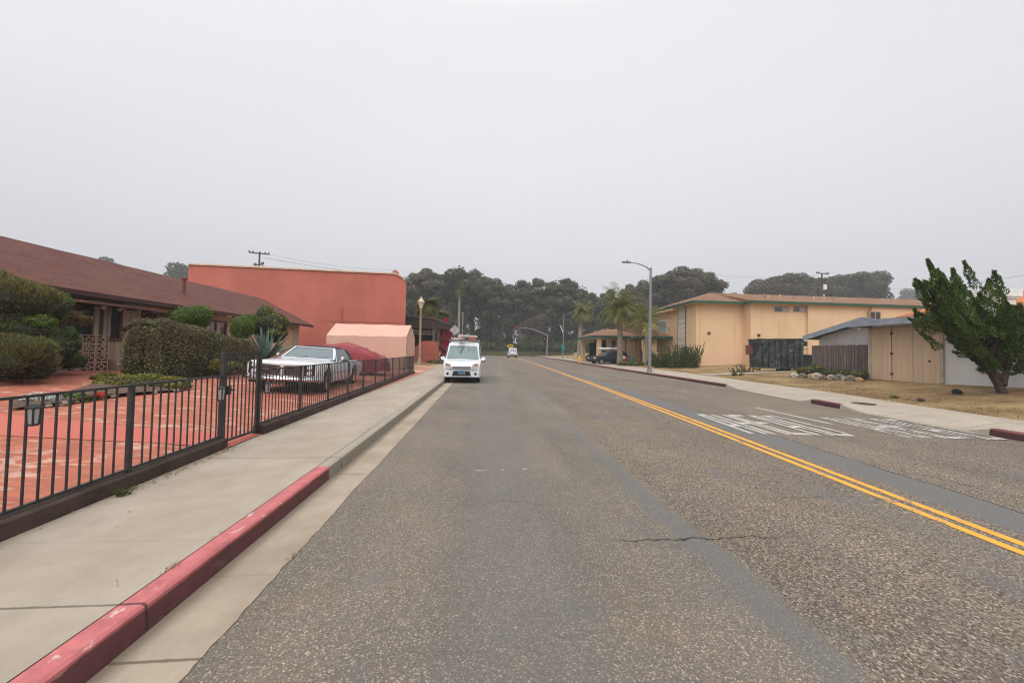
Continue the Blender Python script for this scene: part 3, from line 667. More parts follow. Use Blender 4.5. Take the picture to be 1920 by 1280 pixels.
win(12.1, 13.95, 1.75, 2.95, 2, False); win(14.5, 14.95, 1.75, 2.95, 1, True); win(15.95, 18.2, 1.9, 2.78, 4); win(19.3, 20.7, 1.95, 2.75, 2)
mb = MB()
for z0, z1 in ((1.73, 2.98),): hbox(mb, -13.5, -13.4, 13.98, 14.12, .69, 3.0)
hbox(mb, -13.5, -13.38, 14.28, 14.42, .69, 3.0); mb.build('porch_post', siding, hs)
gd = MB(); hbox(gd, -13.5, -13.44, 23.9, 27.6, .55, 2.75)
k = gd.build('garage_door', garage, hs)
m2 = MB()
for i in range(1, 5): hbox(m2, -13.44, -13.425, 23.95, 27.55, .55+i*.44-.012, .55+i*.44+.012)
m2.build('panel_rib', garage, k)
m2 = MB(); hbox(m2, -13.5, -13.4, 27.6, 27.78, .5, 2.85); hbox(m2, -13.5, -13.4, 23.72, 23.9, .5, 2.85); hbox(m2, -13.5, -13.4, 23.72, 27.78, 2.75, 2.88); m2.build('door_frame', siding, hs)
# porch hood with brackets
ph = MB(); a0, a1 = 12.35, 15.35
ph.add([hl(*p) for p in ((-13.45,a0,3.02),(-13.45,a1,3.02),(-12.1,a1,2.86),(-12.1,a0,2.86),(-13.45,a0,2.9),(-13.45,a1,2.9),(-12.1,a1,2.79),(-12.1,a0,2.79))], [(0,3,2,1),(4,5,6,7),(3,7,6,2),(0,4,7,3),(1,2,6,5)])
phd = ph.build('porch_hood', trimred, hs)
for yy in (12.55, 15.1):
    m2 = MB(); m2.bar(hl(-13.45, yy, 2.05), hl(-12.35, yy, 2.83), .09, .1); m2.build('bracket', trimbr, phd)
for yy in (12.9, 13.5, 14.1, 14.7):
    m2 = MB(); m2.bar(hl(-13.4, yy, 2.88), hl(-12.0, yy, 2.76), .07, .1); m2.build('rafter', trimbr, phd)
for yy in (13.2, 13.75):
    m2 = MB(); m2.lathe([(.03, 0), (.06, .05), (.05, .1)], 8, hl(-12.4, yy, 2.68)); m2.build('lamp_globe', white, phd)
# breeze-block screen beside the steps
def breeze(label, px, py, cols, rows_, z0, rz):
    o = thing('breeze_block_screen', (px, py, z0), label, 'screen wall', rz, 'breeze-block screens by the porch')
    bm_ = M('pink_beige_breeze_block', (.46,.31,.245), (.38,.25,.2), 4, .9) if 'pink_beige_breeze_block' not in bpy.data.materials else bpy.data.materials['pink_beige_breeze_block']
    mb = MB(); S = .3
    for i in range(cols):
        for j in range(rows_):
            x, z = i*S, j*S; t_ = .026
            for a, b, c, d in ((0,S,0,t_),(0,S,S-t_,S),(0,t_,t_,S-t_),(S-t_,S,t_,S-t_)): mb.box(x+a+.001, x+b-.001, -.1, .1, z+c+.001, z+d-.001)
            q, r = .085, .215; t2 = .024
            for a, b, c, d in ((q,r,q,q+t2),(q,r,r-t2,r),(q,q+t2,q+t2,r-t2),(r-t2,r,q+t2,r-t2)): mb.box(x+a, x+b, -.095, .095, z+c, z+d)
            for a, b, c, d in ((.135,.165,t_,q),(.135,.165,r,S-t_),(t_,q,.135,.165),(r,S-t_,.135,.165)): mb.box(x+a, x+b, -.09, .09, z+c, z+d)
    mb.build('block_panel', bm_, o)
    mb = MB(); mb.box(-.14, -.005, -.07, .07, 0, rows_*S+.02); mb.build('pier', bm_, o)
    return o
breeze('open pink breeze-block screen of two columns beside the dark hedge', -12.95, 13.15, 2, 4, .64, .9)
breeze('lower breeze-block screen half hidden behind the shrubs under the porch window', -13.35, 12.35, 3, 4, .62, 1.2)
# porch step, handrail
mb = MB(); mb.box(-.5, .5, -.4, .4, 0, .2); mb.box(-.5, .1, -.4, .4, .2, .38); tag(mb.build('porch_step', M('pale_step', (.45,.33,.24), (.36,.26,.19), 4, .85), loc=(-12.6, 14.25, .63)), 'pale concrete porch steps between the screen and the dark hedge', 'steps')
hr = thing('handrail', (-11.5, 13.2, .6), 'thin grey metal handrail slanting beside the porch steps', 'handrail')
mb = MB(); mb.tube([(-.35, .4, .62), (0, .0, .55), (.42, -.45, .1), (.42, -.45, -.2)], .018, 6); mb.build('rail', conc, hr)
mb = MB(); mb.tube([(-.35, .4, .62), (-.35, .4, -.1)], .016, 6); mb.build('post', conc, hr)
# low kerbs round the planting beds
mb = MB(); pk = [on(-60, 722, zl), on(0, 712, zl), on(85, 701, zl), on(140, 692, zl)]
for a, b in zip(pk, pk[1:]): mb.bar(a+Vector((0,0,.06)), b+Vector((0,0,.06)), .2, .22)
tag(mb.build('planter_kerb', M('planter_stone', (.3,.25,.2), (.2,.165,.135), 5, .9, .3)), 'low pale stone kerb in front of the left shrubs', 'kerb')
bed = MB(); bd = [tuple(on(u, v, zl)[:2]) for u, v in ((20,771),(110,763),(165,752),(235,744),(345,734),(362,722),(240,712),(178,724),(110,743),(20,755))]
bed.add([(x, y, zl(x, y)+.05+.04*(i % 2)) for i, (x, y) in enumerate(bd)]+[(-7.95,8.9,zl(-7.95,8.9)+.1)], [(i, (i+1) % 10, 10) for i in range(10)])
tag(bed.build('planting_bed', M('bark_mulch', (.075,.042,.03), (.13,.082,.06), 9, .95, .8, 30)), 'mulched planting bed with low shrubs behind the nearest fence', 'flower bed')
mb = MB()
for i in range(26):
    t_ = i/26*len(bd); a, b = bd[int(t_)], bd[(int(t_)+1) % len(bd)]; k = t_-int(t_); x, y = lerp(a[0], b[0], k), lerp(a[1], b[1], k)
    if 0 < i < 13: blob(mb, (x, y, zl(x, y)+.04), (RND.uniform(.04,.09), RND.uniform(.04,.09), RND.uniform(.03,.06)), 5, .3)
tag(mb.build('edging_stones', M('edging_stone', (.2,.15,.12), (.28,.22,.18), 6, .9)), 'row of rough stones edging the planting bed', 'stones', kind='stuff')
# ------------------------------------------------------------------ garden shrubs
def shrub(name, label, c, puffs, mat, n, l, wd, group=None, cat='shrub', inner=True, needles=False, stem=True, spread=.75, lump=True):
    o = thing(name, c, label, cat, group=group)
    mb = MB(); core = puffs
    if lump:
        out = []
        for (dx, dy, dz, rx, ry, rz_) in puffs:
            out.append((dx, dy, dz, rx*.86, ry*.86, rz_*.86, .4)); nl = 11
            for i in range(nl):
                d = rv(); d.z = abs(d.z) if RND.random() < .8 else d.z; k = RND.uniform(.3, .46); out.append((dx+d.x*rx*.68, dy+d.y*ry*.68, dz+d.z*rz_*.7, rx*k, ry*k, max(rz_*k, .4*rx*k), .6*2.2/nl))
    else: out = [p+(1.,) for p in puffs]
    n_all = n
    for (dx, dy, dz, rx, ry, rz_, fr_) in out:
        n = max(20, int(n_all*fr_))
        if needles:
            for _ in range(n):
                d = rv()
                p = Vector((dx+d.x*rx, dy+d.y*ry, dz+d.z*rz_))*1.0; p = Vector((dx,dy,dz)).lerp(p, RND.uniform(.78, 1.02))
                for _ in range(3): needle(mb, p, (d*.55+rv()*.5+Vector((0,0,.75))).normalized(), l*RND.uniform(.6,1.35), wd)
        else: puff(mb, (dx, dy, dz), (rx, ry, rz_), n, l, wd, spread)
    mb.build('foliage', mat, o)
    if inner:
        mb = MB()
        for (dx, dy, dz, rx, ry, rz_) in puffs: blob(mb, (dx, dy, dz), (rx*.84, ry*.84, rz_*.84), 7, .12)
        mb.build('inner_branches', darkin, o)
    if stem:
        mb = MB(); zz = min(p[2] for p in puffs)
        for (dx, dy, dz, rx, ry, rz_) in puffs[:4]: mb.tube([(dx*.2, dy*.2, -.25), (dx*.6, dy*.6, dz*.4), (dx, dy, dz)], [.05, .04, .02], 6)
        mb.build('stem', bark, o)
    return o
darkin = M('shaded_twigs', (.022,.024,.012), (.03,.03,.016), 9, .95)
def P3(u, v, d): q = ray(u, v)*d; return Vector((q.x, q.y, q.z+H))
# each: centre pixel-sighting, range, radii
SHR = [
 ('heath_shrub', 'tall olive-brown heath shrub at the far left under the eaves', (30,560), 9.6, [(-.1,0,0,.75,.6,.5),(.35,.1,-.05,.45,.45,.42),(-.7,0,.2,.6,.5,.5),(-.2,.2,-.6,.8,.5,.5)], 'olive', 1700, .12, .007, True),
 ('rounded_shrub', 'bright green clipped round shrub in front of the porch window', (97,572), 10.3, [(0,0,0,.42,.42,.44)], 'bright', 3600, .028, .012, False),
 ('rounded_shrub', 'dark green rounded shrub under the tall olive heath shrub', (35,620), 9.6, [(0,0,0,.5,.4,.3),(-.5,0,-.05,.5,.4,.3),(.3,.3,-.4,.6,.5,.5)], 'dark', 2400, .03, .014, False),
 ('rounded_shrub', 'small bright green rounded shrub low between olive shrubs', (78,605), 9.7, [(0,0,0,.3,.3,.2)], 'bright', 1900, .026, .012, False),
 ('heath_shrub', 'low golden-olive heath shrub sprawling over the planter kerb', (30,655), 8.9, [(0,0,0,.62,.5,.36),(.45,-.05,-.12,.4,.4,.35),(-.5,0,0,.5,.5,.3),(0,.2,-.4,.8,.4,.4)], 'olive', 1600, .1, .007, True),
 ('rounded_shrub', 'dark green shrub in front of the breeze-block screens', (110,632), 10.2, [(0,0,0,.42,.4,.32),(-.3,.2,-.4,.5,.4,.5),(.2,.1,-.2,.26,.26,.26)], 'dark', 2400, .03, .014, False),
 ('heath_shrub', 'pinkish olive shrub in the middle of the left shrub bed', (72,622), 9.7, [(0,0,0,.35,.3,.25)], 'olive', 800, .06, .007, True),
 ('rounded_shrub', 'green shrub spilling onto the brick paving at the kerb gap', (75,680), 9.4, [(0,0,0,.38,.35,.3),(.12,-.1,-.2,.25,.25,.25)], 'mixed', 2000, .03, .013, False),
 ('rounded_shrub', 'leafy dark shrub at the foot of the breeze-block screen', (122,672), 10.9, [(0,0,0,.4,.4,.32),(.22,.1,-.1,.22,.22,.2)], 'dark', 2000, .03, .013, False),
 ('heath_shrub', 'small olive shrub at the left edge just above the kerb', (5,683), 8.5, [(0,0,0,.42,.35,.3)], 'olive', 900, .1, .007, True),
]
for nm, lb, uv, d, pf, m_, n, l, wd, nd in SHR:
    c = P3(uv[0], uv[1], d); shrub(nm, lb, c, pf, LF[m_], n, l, wd, 'shrubs in the left planter', needles=nd)
c = P3(138, 597, 11.4); shrub('rose_bush', 'straggly russet bush with pale blooms beside the porch window', c, [(0,0,0,.3,.25,.3),(.28,0,-.05,.25,.2,.2)], leafmat('russet_leaves', [(.12,.05,.02),(.09,.08,.02),(.2,.12,.05)]), 260, .04, .018, inner=False)
# big clipped hedge: rounded block of small leaves round a dark core
hg = thing('clipped_hedge', (-10.2, 14.3, .48), 'big dark clipped hedge with bronze new leaves in front of the house', 'hedge')
def hedge_pt(u, v):      # u along 0..1, v over the profile 0..1 (front bottom -> top -> back bottom); returns local point, normal
    L_, W_, Hh = 4.0, 1.85, 1.88-.62*u
    x = (u-.5)*L_; a = v*PI; ex = .52
    cy_, cz_ = -math.copysign(abs(math.cos(a))**ex, math.cos(a))*W_/2, abs(math.sin(a))**ex*Hh
    e = max(0, abs(u-.5)*2-.86)/.14; k = math.sqrt(max(0, 1-e*e*.5))
    return Vector((x, cy_*k, cz_*(.55+.45*k))), Vector((math.copysign(e, u-.5), -math.cos(a)*1.2, math.sin(a))).normalized()
mb = MB()
for _ in range(30000):
    u, v = RND.random(), RND.random()*.62 if RND.random() < .8 else RND.random(); p, n = hedge_pt(u, v)
    p += n*RND.uniform(-.1, .07)+n*.11*mnoise.noise(p*1.6); leaf(mb, p, (n+rv()*.9).normalized(), RND.uniform(.02,.038), RND.uniform(.012,.02))
for _ in range(6000):
    s = -1 if RND.random() < .85 else 1; p, n = hedge_pt(.5+.5*s, RND.random()); p.y *= RND.random()**.5; p.z *= RND.random()**.5; p.x += RND.uniform(-.08,.08); leaf(mb, p, (Vector((s,0,.3))+rv()*.9).normalized(), RND.uniform(.02,.038), .016)
f_ = mb.build('foliage', LF['hedge'], hg)
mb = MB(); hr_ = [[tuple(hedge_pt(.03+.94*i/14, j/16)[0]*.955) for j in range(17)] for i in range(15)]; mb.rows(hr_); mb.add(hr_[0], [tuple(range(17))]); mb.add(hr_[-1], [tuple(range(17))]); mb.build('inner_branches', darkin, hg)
hg.rotation_euler.z = math.radians(86)
# clipped pom-pom shrubs behind the hedge
for u, v, d, r, lb in ((350,592,15.5,.44,'left clipped green pom-pom showing over the dark hedge'), (375,590,15.9,.46,'larger bright green pom-pom touching its twin above the hedge'), (335,597,15.2,.36,'lowest flat pom-pom resting on the hedge top'), (455,610,16.2,.46,'round clipped shrub between the hedge and the citrus tree'), (470,603,16.9,.42,'second round clipped shrub tucked against the citrus tree')):
    shrub('topiary', lb, P3(u, v, d), [(0,0,0,r,r,r*.9),(-.25*r,.2*r,-.5*r,r*.9,r*.9,r*.8)], LF['bright'], 3000, .035, .014, 'clipped topiary balls by the house', lump=False)
o = shrub('citrus_tree', 'bushy yellow-tipped small tree by the garage with a cut trunk showing', P3(505, 607, 17.5), [(0,0,0,.66,.6,.6),(.25,0,-.5,.55,.5,.45),(-.2,0,.45,.42,.4,.4),(.45,0,.0,.42,.4,.45),(-.45,0,-.2,.4,.4,.4)], LF['mixed'], 2000, .045, .022, cat='tree')
# agave
ag = thing('agave', (P3(497, 684, 16.6)), 'large blue-green agave with pointed leaves behind the convertible', 'agave')
mb = MB()
for i in range(46):
    a = RND.uniform(0, 2*PI); tilt = RND.uniform(.15, 1.15); L_ = RND.uniform(1.05, 1.6); d = Vector((math.cos(a)*math.sin(tilt), math.sin(a)*math.sin(tilt), math.cos(tilt))); sdv = Vector((-math.sin(a), math.cos(a), 0)); nrm = sdv.cross(d)
    rows = []
    for k, wd in ((0, .035), (.3, .07), (.65, .06), (.9, .022), (1, .002)):
        c = d*L_*k+Vector((0,0,.25))-Vector((0,0,.12*k*k*math.sin(tilt))); rows.append([c-sdv*wd+nrm*wd*.35, c-nrm*.012, c+sdv*wd+nrm*wd*.35])
    mb.rows(rows)
mb.build('leaves', LF['agave'], ag, smooth=True)
mb = MB(); mb.tube([(0,0,-.3),(0,0,.3)], .14, 8); mb.build('stem', bark, ag)
# ground shrubs in the bed
for u, v, d, pf, m_, lb in ((275,722,9.7,[(0,0,0,.7,.5,.3),(.6,0,-.02,.45,.4,.25),(-.7,.0,.0,.5,.4,.26)],'yellow','sprawling yellow-green shrub in the bed behind the near fence'), (200,712,10.6,[(0,0,0,.32,.3,.22)],'yellow','small orange-tinged shrub at the left end of the bed'), (405,690,13.0,[(0,0,0,.45,.4,.3),(.5,0,.02,.35,.35,.25)],'yellow','golden low shrub at the foot of the hedge behind the gate')):
    shrub('low_shrub', lb, P3(u, v, d), pf, LF[m_], 1500, .04, .022, 'low shrubs round the hedge', stem=False)
c = P3(62, 750, 7.0); shrub('silver_succulent', 'pale silver leafed plant behind the nearest fence', c, [(0,0,0,.22,.2,.13),(.25,.05,-.02,.15,.15,.1)], LF['silver'], 190, .07, .03, cat='plant', inner=False, stem=False)
c = P3(188, 740, 7.7); shrub('flower_clump', 'clump of red flowers at the edge of the planting bed', c, [(0,0,0,.13,.1,.05)], LF['red'], 120, .03, .02, cat='flowers', inner=False, stem=False)
c = P3(140, 748, 7.4); shrub('flower_clump', 'dull green ground plant beside the red flower clump', c, [(0,0,0,.3,.2,.1),(-.5,0,-.03,.25,.2,.08)], LF['dark'], 380, .03, .02, cat='plant', inner=False, stem=False)
# ------------------------------------------------------------------ vehicles
def wheel(parent, c, r, wd, rim='alloy', side=1):
    ty = MB(); ty.lathe([(r*.62, -wd*.48), (r*.9, -wd*.5), (r, -wd*.34), (r, wd*.34), (r*.9, wd*.5), (r*.62, wd*.48)], 20, c, axis='x')
    o = ty.build('wheel', rubber, parent, smooth=True)
    rm = MB(); s = side
    rm.lathe([(r*.64, s*wd*.5), (r*.6, s*wd*.46), (r*.56, s*wd*.3), (.01, s*wd*.3)] if s > 0 else [(.01, s*wd*.3), (r*.56, s*wd*.3), (r*.6, s*wd*.46), (r*.64, s*wd*.5)], 20, c)if 0 else None
    rm.lathe([(r*.65, s*wd*.49), (r*.6, s*wd*.44), (r*.57, s*wd*.25), (.01, s*wd*.25)], 20, c, axis='x')
    n = 8 if rim == 'alloy' else 10
    for i in range(n):
        a = 2*PI*i/n; d = Vector((0, math.cos(a), math.sin(a))); p = Vector(c)+Vector((s*wd*.4, 0, 0)); rm.bar(p+d*r*.08, p+d*r*.58, .035, .03, upv=(1,0,0))
    rm.lathe([(r*.16, s*wd*.3), (r*.16, s*wd*.5), (.01, s*wd*.52)], 12, c, axis='x')
    rm.build('rim', chrome if rim == 'chrome' else conc, o, smooth=True)
    return o
def body_loft(mb, st, axles, zax, ra, m=0):
    """st: function y -> list of (x, z) from sill to centre line; wheel arches are cut into the lower edge"""
    def row(y):
        pts = st(y); arch = None
        for ya in axles:
            if abs(y-ya) < ra: arch = zax+math.sqrt(ra*ra-(y-ya)**2)
        half = []
        for i, (x, z) in enumerate(pts):
            if arch is not None and z < arch+.012*(i+1): z = min(arch+.012*i, pts[-1][1]-.02)
            half.append((x, z))
        return [(-x, y, z) for x, z in half][::1]+[(x, y, z) for x, z in half[::-1]][1 if abs(half[-1][0]) < 1e-6 else 0:]
    return row
def car(name, label, cat, loc, rz, L_, st, axles, zax, ra, paint, cabin, wr, ww, track, rim='alloy', tilt=0.):
    o = thing(name, loc, label, cat, rz); o.rotation_euler.y = tilt
    ys = sorted(set([round(y, 3) for y in frange(0, L_, .12)]+[round(a+k*ra, 3) for a in axles for k in (-1.001,-.99,-.93,-.8,-.6,-.35,0,.35,.6,.8,.93,.99,1.001)]))
    mb = MB(); row = body_loft(mb, st, axles, zax, ra); rows = [row(y) for y in ys]; mb.rows(rows)
    n = len(rows[0]); mb.add(rows[0], [tuple(range(n))[::-1]]); mb.add(rows[-1], [tuple(range(n))])
    fix(mb.build('body', paint, o, smooth=True, angle=35))
    mb = MB(); w_ = st(L_/2)[0][0]*.84
    mb.box(-w_, w_, .25, L_-.25, st(L_/2)[0][1]-.03, st(L_/2)[0][1]+.33); mb.build('underbody', blackm, o)
    for a in axles:
        for s in (-1, 1): wheel(o, (s*track/2, a, wr), wr, ww, rim, s)
    return o
def panel(mb, pts, t=.006, m=0):
    pts = [Vector(p) for p in pts]; n = (pts[1]-pts[0]).cross(pts[-1]-pts[0]).normalized(); mb.prism(pts, n*t, m)
# ---- white sixties convertible with a black soft top
def st_gto(y):
    w_ = curve([(0,.92),(.1,.94),(.6,.95),(3.,.955),(4.6,.93),(5.1,.88),(5.2,.84)], y)
    zs = curve([(0,.86),(.12,.88),(1.5,.89),(2.9,.86),(3.5,.9),(4.2,.88),(5.2,.8)], y)
    zc = curve([(0,.84),(.08,.9),(.5,.945),(1.5,.965),(1.9,.95),(2.2,.9),(3.7,.93),(4.4,.93),(5.2,.84)], y)
    zb = curve([(0,.5),(.2,.34),(.5,.27),(4.6,.27),(5.0,.36),(5.2,.46)], y)
    return [(w_*.94, zb), (w_*.985, zb+.1), (w_, lerp(zb, zs, .6)), (w_*.985, zs-.09), (w_*.93, zs), (w_*.62, lerp(zs, zc, .72)), (0, zc)]
cx, cy0 = -5.56, 10.85; zg = zl(cx, 12)
gt = car('convertible_car', 'white sixties convertible with black soft top parked on the brick yard', 'car', (cx, cy0, zg), .06, 5.2, st_gto, (.84, 3.74), .33, .4, carwhite, None, .34, .21, 1.68, 'chrome', tilt=.05)
mb = MB()   # soft top shell
def rag(y):
    h = curve([(2.28,1.325),(2.6,1.365),(3.1,1.37),(3.5,1.33),(3.85,1.16),(4.05,.93)], y); w_ = curve([(2.28,.6),(2.6,.63),(3.4,.64),(3.85,.68),(4.05,.74)], y); e = h-.06
    return [(-w_,y,e-.03),(-w_*.95,y,e),(-w_*.75,y,h-.018),(0,y,h),(w_*.75,y,h-.018),(w_*.95,y,e),(w_,y,e-.03)]
rows = [rag(y) for y in (2.28,2.45,2.6,2.85,3.1,3.3,3.5,3.7,3.85,3.95,4.05)]; mb.rows(rows)
for s in (-1, 1):      # rear quarter of the top down to the belt
    x0, x1 = s*.63, s*.84; mb.add([(s*.64,3.25,1.29),(s*.86,3.42,.9),(s*.86,4.0,.9),(s*.72,4.03,.94),(s*.66,3.8,1.17),(s*.64,3.5,1.27)], [(0,1,2,3,4,5) if s > 0 else (5,4,3,2,1,0)])
mb.rows([[(x, 4.05, .92), (x*1.0, 4.07, .88)] for x in (-.74, 0, .74)])
mb.build('soft_top', ragtop, gt, smooth=True)
wsm = m_glass('windscreen_glass', (.09,.13,.14), .05)
mb = MB(); W0 = [(-.79,1.74,.95),(.79,1.74,.95),(.6,2.26,1.3),(-.6,2.26,1.3)]; panel(mb, W0, -.01); ws = mb.build('windscreen', wsm, gt)
mb = MB()
for a, b in zip(W0, W0[1:]+W0[:1]): mb.bar(Vector(a)+Vector((0,-.012,.005)), Vector(b)+Vector((0,-.012,.005)), .05, .035)
mb.build('frame', carwhite, ws)
for x in (-.35, .25): mb = MB(); mb.bar((x, 1.72, .975), (x+.3, 1.8, 1.02), .012, .012); mb.build('wiper', blackm, ws)
for s in (-1, 1):
    mb = MB(); panel(mb, [(s*.835,1.85,.9),(s*.85,3.42,.9),(s*.63,3.28,1.29),(s*.62,2.3,1.29)], .006*s); mb.build('side_window', glass, gt)
    mb = MB(); mb.tube([(s*.835,1.83,.9),(s*.62,2.28,1.29)], .018, 6); mb.build('pillar', chrome, gt)
mb = MB(); mb.box(-.62,.62,2.9,2.98,.6,1.05); mb.box(-.5,-.1,3.0,3.12,.6,1.1); mb.box(.1,.5,3.0,3.12,.6,1.1); mb.build('seat', blackm, gt)
for s in (-1, 1):      # split grille and stacked lamps
    mb = MB(); panel(mb, [(s*.05,-.012,.5),(s*.52,-.012,.54),(s*.52,-.012,.8),(s*.05,-.012,.78)], .01); k = mb.build('grille', blackm, gt)
    mb = MB()
    for i in range(4): mb.bar((s*.07,-.022,.56+i*.06), (s*.51,-.022,.575+i*.06), .006, .008)
    for a, b in (((s*.05,.5),(s*.52,.52)), ((s*.52,.54),(s*.52,.81)), ((s*.52,.81),(s*.05,.79)), ((s*.05,.79),(s*.05,.5))): mb.bar((a[0],-.025,a[1]), (b[0],-.025,b[1]), .02, .025, upv=(0,1,0))
    mb.build('grille_bar', chrome, k)
    mb = MB(); panel(mb, [(s*.57,-.008,.52),(s*.86,-.008,.54),(s*.86,-.008,.84),(s*.57,-.008,.83)], .008); mb.build('lamp_surround', blackm, gt)
    for zz in (.6, .765):
        mb = MB(); mb.lathe([(.078, -.02), (.08, .0), (.07, .012), (.02, .014)], 14, (0,0,0)); h = mb.build('headlight', chrome, gt, smooth=True); h.location = (s*.715, -.014, zz); h.rotation_euler.x = PI/2
        mb = MB(); mb.lathe([(.06, .012), (.055, .02), (.01, .024)], 12, (0,0,0)); mb.build('lens', m_glass('lamp_lens', (.5,.52,.52), .1) if 'lamp_lens' not in bpy.data.materials else bpy.data.materials['lamp_lens'], h)
mb = MB(); mb.tube([(-.96,.3,.43),(-.93,.02,.43),(-.8,-.09,.43),(0,-.13,.43),(.8,-.09,.43),(.93,.02,.43),(.96,.3,.43)], .065, 8); mb.build('bumper', chrome, gt, smooth=True)
mb = MB(); mb.tube([(-.93,5.0,.48),(-.8,5.2,.48),(0,5.27,.48),(.8,5.2,.48),(.93,5.0,.48)], .065, 8); mb.build('bumper', chrome, gt, smooth=True)
mb = MB(); mb.box(-.16,.16,-.12,-.1,.27,.37); mb.build('number_plate', M('old_plate', (.14,.09,.03), None, 9, .6), gt)
mb = MB(); mb.box(-.82,.82,-.04,.2,.3,.4); mb.build('valance', blackm, gt)
mb = MB(); mb.box(-.02,.02,.5,.62,.93,.95); mb.build('hood_ornament', blackm, gt)
for s in (-1, 1):
    mb = MB(); mb.bar((s*.9,1.95,.9),(s*.98,1.95,.97), .02, .02); mb.lathe([(.001,-.05),(.06,-.03),(.065,.02),(.03,.04)], 10, (s*1.0,1.95,1.0), axis='x'); mb.build('wing_mirror', chrome, gt)
    mb = MB(); mb.tube([(s*.957,1.0,.6),(s*.962,2.5,.61),(s*.945,4.6,.62)], .01, 5); mb.box(s*.955-.006,s*.955+.006,2.95,3.1,.74,.765); mb.build('side_trim', chrome, gt)
# ---- maroon covered car behind it
sh = thing('covered_car', (-6.95, 18.9, zl(-6.95, 19)), 'low car under a crumpled maroon cover between the convertible and the carport', 'car', math.radians(-66))
mb = MB(); rows = []
cover = M('maroon_cover', (.26,.035,.04), (.2,.026,.032), 3, .42, .5, 7)
for i in range(31):
    y = -2.3+4.6*i/30; h = curve([(-2.3,.5),(-2.1,.85),(-1.2,1.05),(-.6,1.4),(.3,1.5),(1.0,1.34),(1.6,1.06),(2.15,.82),(2.3,.5)], y); w_ = curve([(-2.3,.6),(-1.9,.86),(0,.92),(1.9,.86),(2.3,.6)], y); r = []
    for j in range(17):
        a = PI*j/16; x = -math.cos(a)*w_*(1 if abs(math.cos(a)) > .6 else 1); zz = h*abs(math.sin(a))**.42
        if j in (0, 16): zz = .12
        p = Vector((x, y, zz)); k = .14*mnoise.noise((p.x*3+y*2, y*3.5, p.z*3))+.05*mnoise.noise((p.x*9, y*8, p.z*8)); r.append((x*(1+k), y, zz+k*.8))
    rows.append(r)
mb.rows(rows); mb.add(rows[0], [tuple(range(17))[::-1]]); mb.add(rows[-1], [tuple(range(17))]); fix(mb.build('cover', cover, sh, smooth=True, angle=50))
for y in (-1.35, 1.35):
    for s in (-1, 1): wheel(sh, (s*.6, y, .31), .31, .2, 'alloy', s)
# ---- white van with ladders on the roof
def st_van(y):
    w_ = curve([(0,.82),(.12,.88),(.5,.92),(4.3,.93),(4.6,.89)], y)
    zb = curve([(0,.3),(.2,.24),(4.4,.26),(4.6,.34)], y)
    zt = curve([(0,.74),(.05,.92),(.3,1.03),(.8,1.12),(.92,1.17),(1.6,1.82),(1.75,1.93),(2.2,2.03),(4.3,2.05),(4.6,1.96)], y)
    belt = min(zt-.05, 1.06); wt = w_*curve([(0,.88),(.85,.92),(1.6,.845),(4.6,.87)], y)
    return [(w_*.96, zb), (w_, zb+.15), (w_*1.0, lerp(zb, belt, .62)), (w_*.985, belt), (lerp(w_*.985, wt, .5), lerp(belt, zt, .48)), (wt, zt-.07), (wt*.86, zt-.012), (0, zt+.012)]
van = car('white_van', 'white work van with ladders on its roof rack parked facing the camera', 'van', (-.97, 17.95, 0), 0, 4.6, st_van, (.9, 3.75), .32, .37, carwhite, None, .32, .2, 1.54)
vg = m_glass('van_glass', (.10,.15,.155), .05)
mb = MB(); W1 = [(-.79,.86,1.15),(.79,.86,1.15),(.69,1.54,1.79),(-.69,1.54,1.79)]; panel(mb, [(x, y-.015, z+.015) for x, y, z in W1], -.006); wso = mb.build('windscreen', vg, van)
mb = MB(); mb.bar((-.76,.9,1.135), (.76,.9,1.135), .05, .03); mb.build('wiper_panel', blackm, wso)
mb = MB()      # dark ladder-shaped bars set just behind the windscreen
for x in (-.3, -.02): mb.bar((x,1.02,1.18), (x,1.6,1.7), .03, .03)
for k in (.25, .6, .95): mb.bar((-.3,lerp(1.02,1.6,k),lerp(1.185,1.7,k)), (-.02,lerp(1.02,1.6,k),lerp(1.185,1.7,k)), .03, .03)
for o_ in mb.v: pass
mb.v = [(x, y-.035, z+.035) for x, y, z in mb.v]; mb.build('windscreen_bars', M('dark_windscreen_bar', (.02,.03,.035), None, 5, .5), wso)
for s in (-1, 1):
    mb = MB(); panel(mb, [(s*.925,1.3,1.1),(s*.93,2.5,1.1),(s*.84,2.45,1.75),(s*.85,1.72,1.75)], .012*s); mb.build('side_window', glass, van)
    mb = MB(); mb.prism([(s*.86,1.25,1.08),(s*.99,1.22,1.05),(s*1.12,1.24,1.1),(s*1.13,1.26,1.22),(s*.98,1.28,1.25)], (0,.11,0)); mm = mb.build('wing_mirror', carwhite, van)
    mb = MB(); mb.box(min(s*.9,s*1.12), max(s*.9,s*1.12), 1.23, 1.33, 1.0, 1.055); mb.build('mirror_base', blackm, mm)
    mb = MB(); mb.prism([(s*.46,-.03,.68),(s*.77,.03,.66),(s*.81,.08,.92),(s*.74,.06,.97),(s*.52,-.01,.9)], (0,-.04,0)); hl_ = mb.build('headlight', M('van_headlamp', (.55,.5,.45), (.4,.34,.3), 14, .15), van)
    mb = MB(); mb.prism([(s*.56,-.03,.86),(s*.76,.03,.87),(s*.73,.03,.94),(s*.58,-.02,.9)], (0,-.05,0)); mb.build('indicator', M('amber_lens', (.5,.16,.08), None, 5, .3), hl_)
    mb = MB(); mb.lathe([(.065,0),(.062,.03),(.02,.034)], 12); k = mb.build('fog_lamp', blackm, van); k.location = (s*.66, .01, .45); k.rotation_euler.x = PI/2
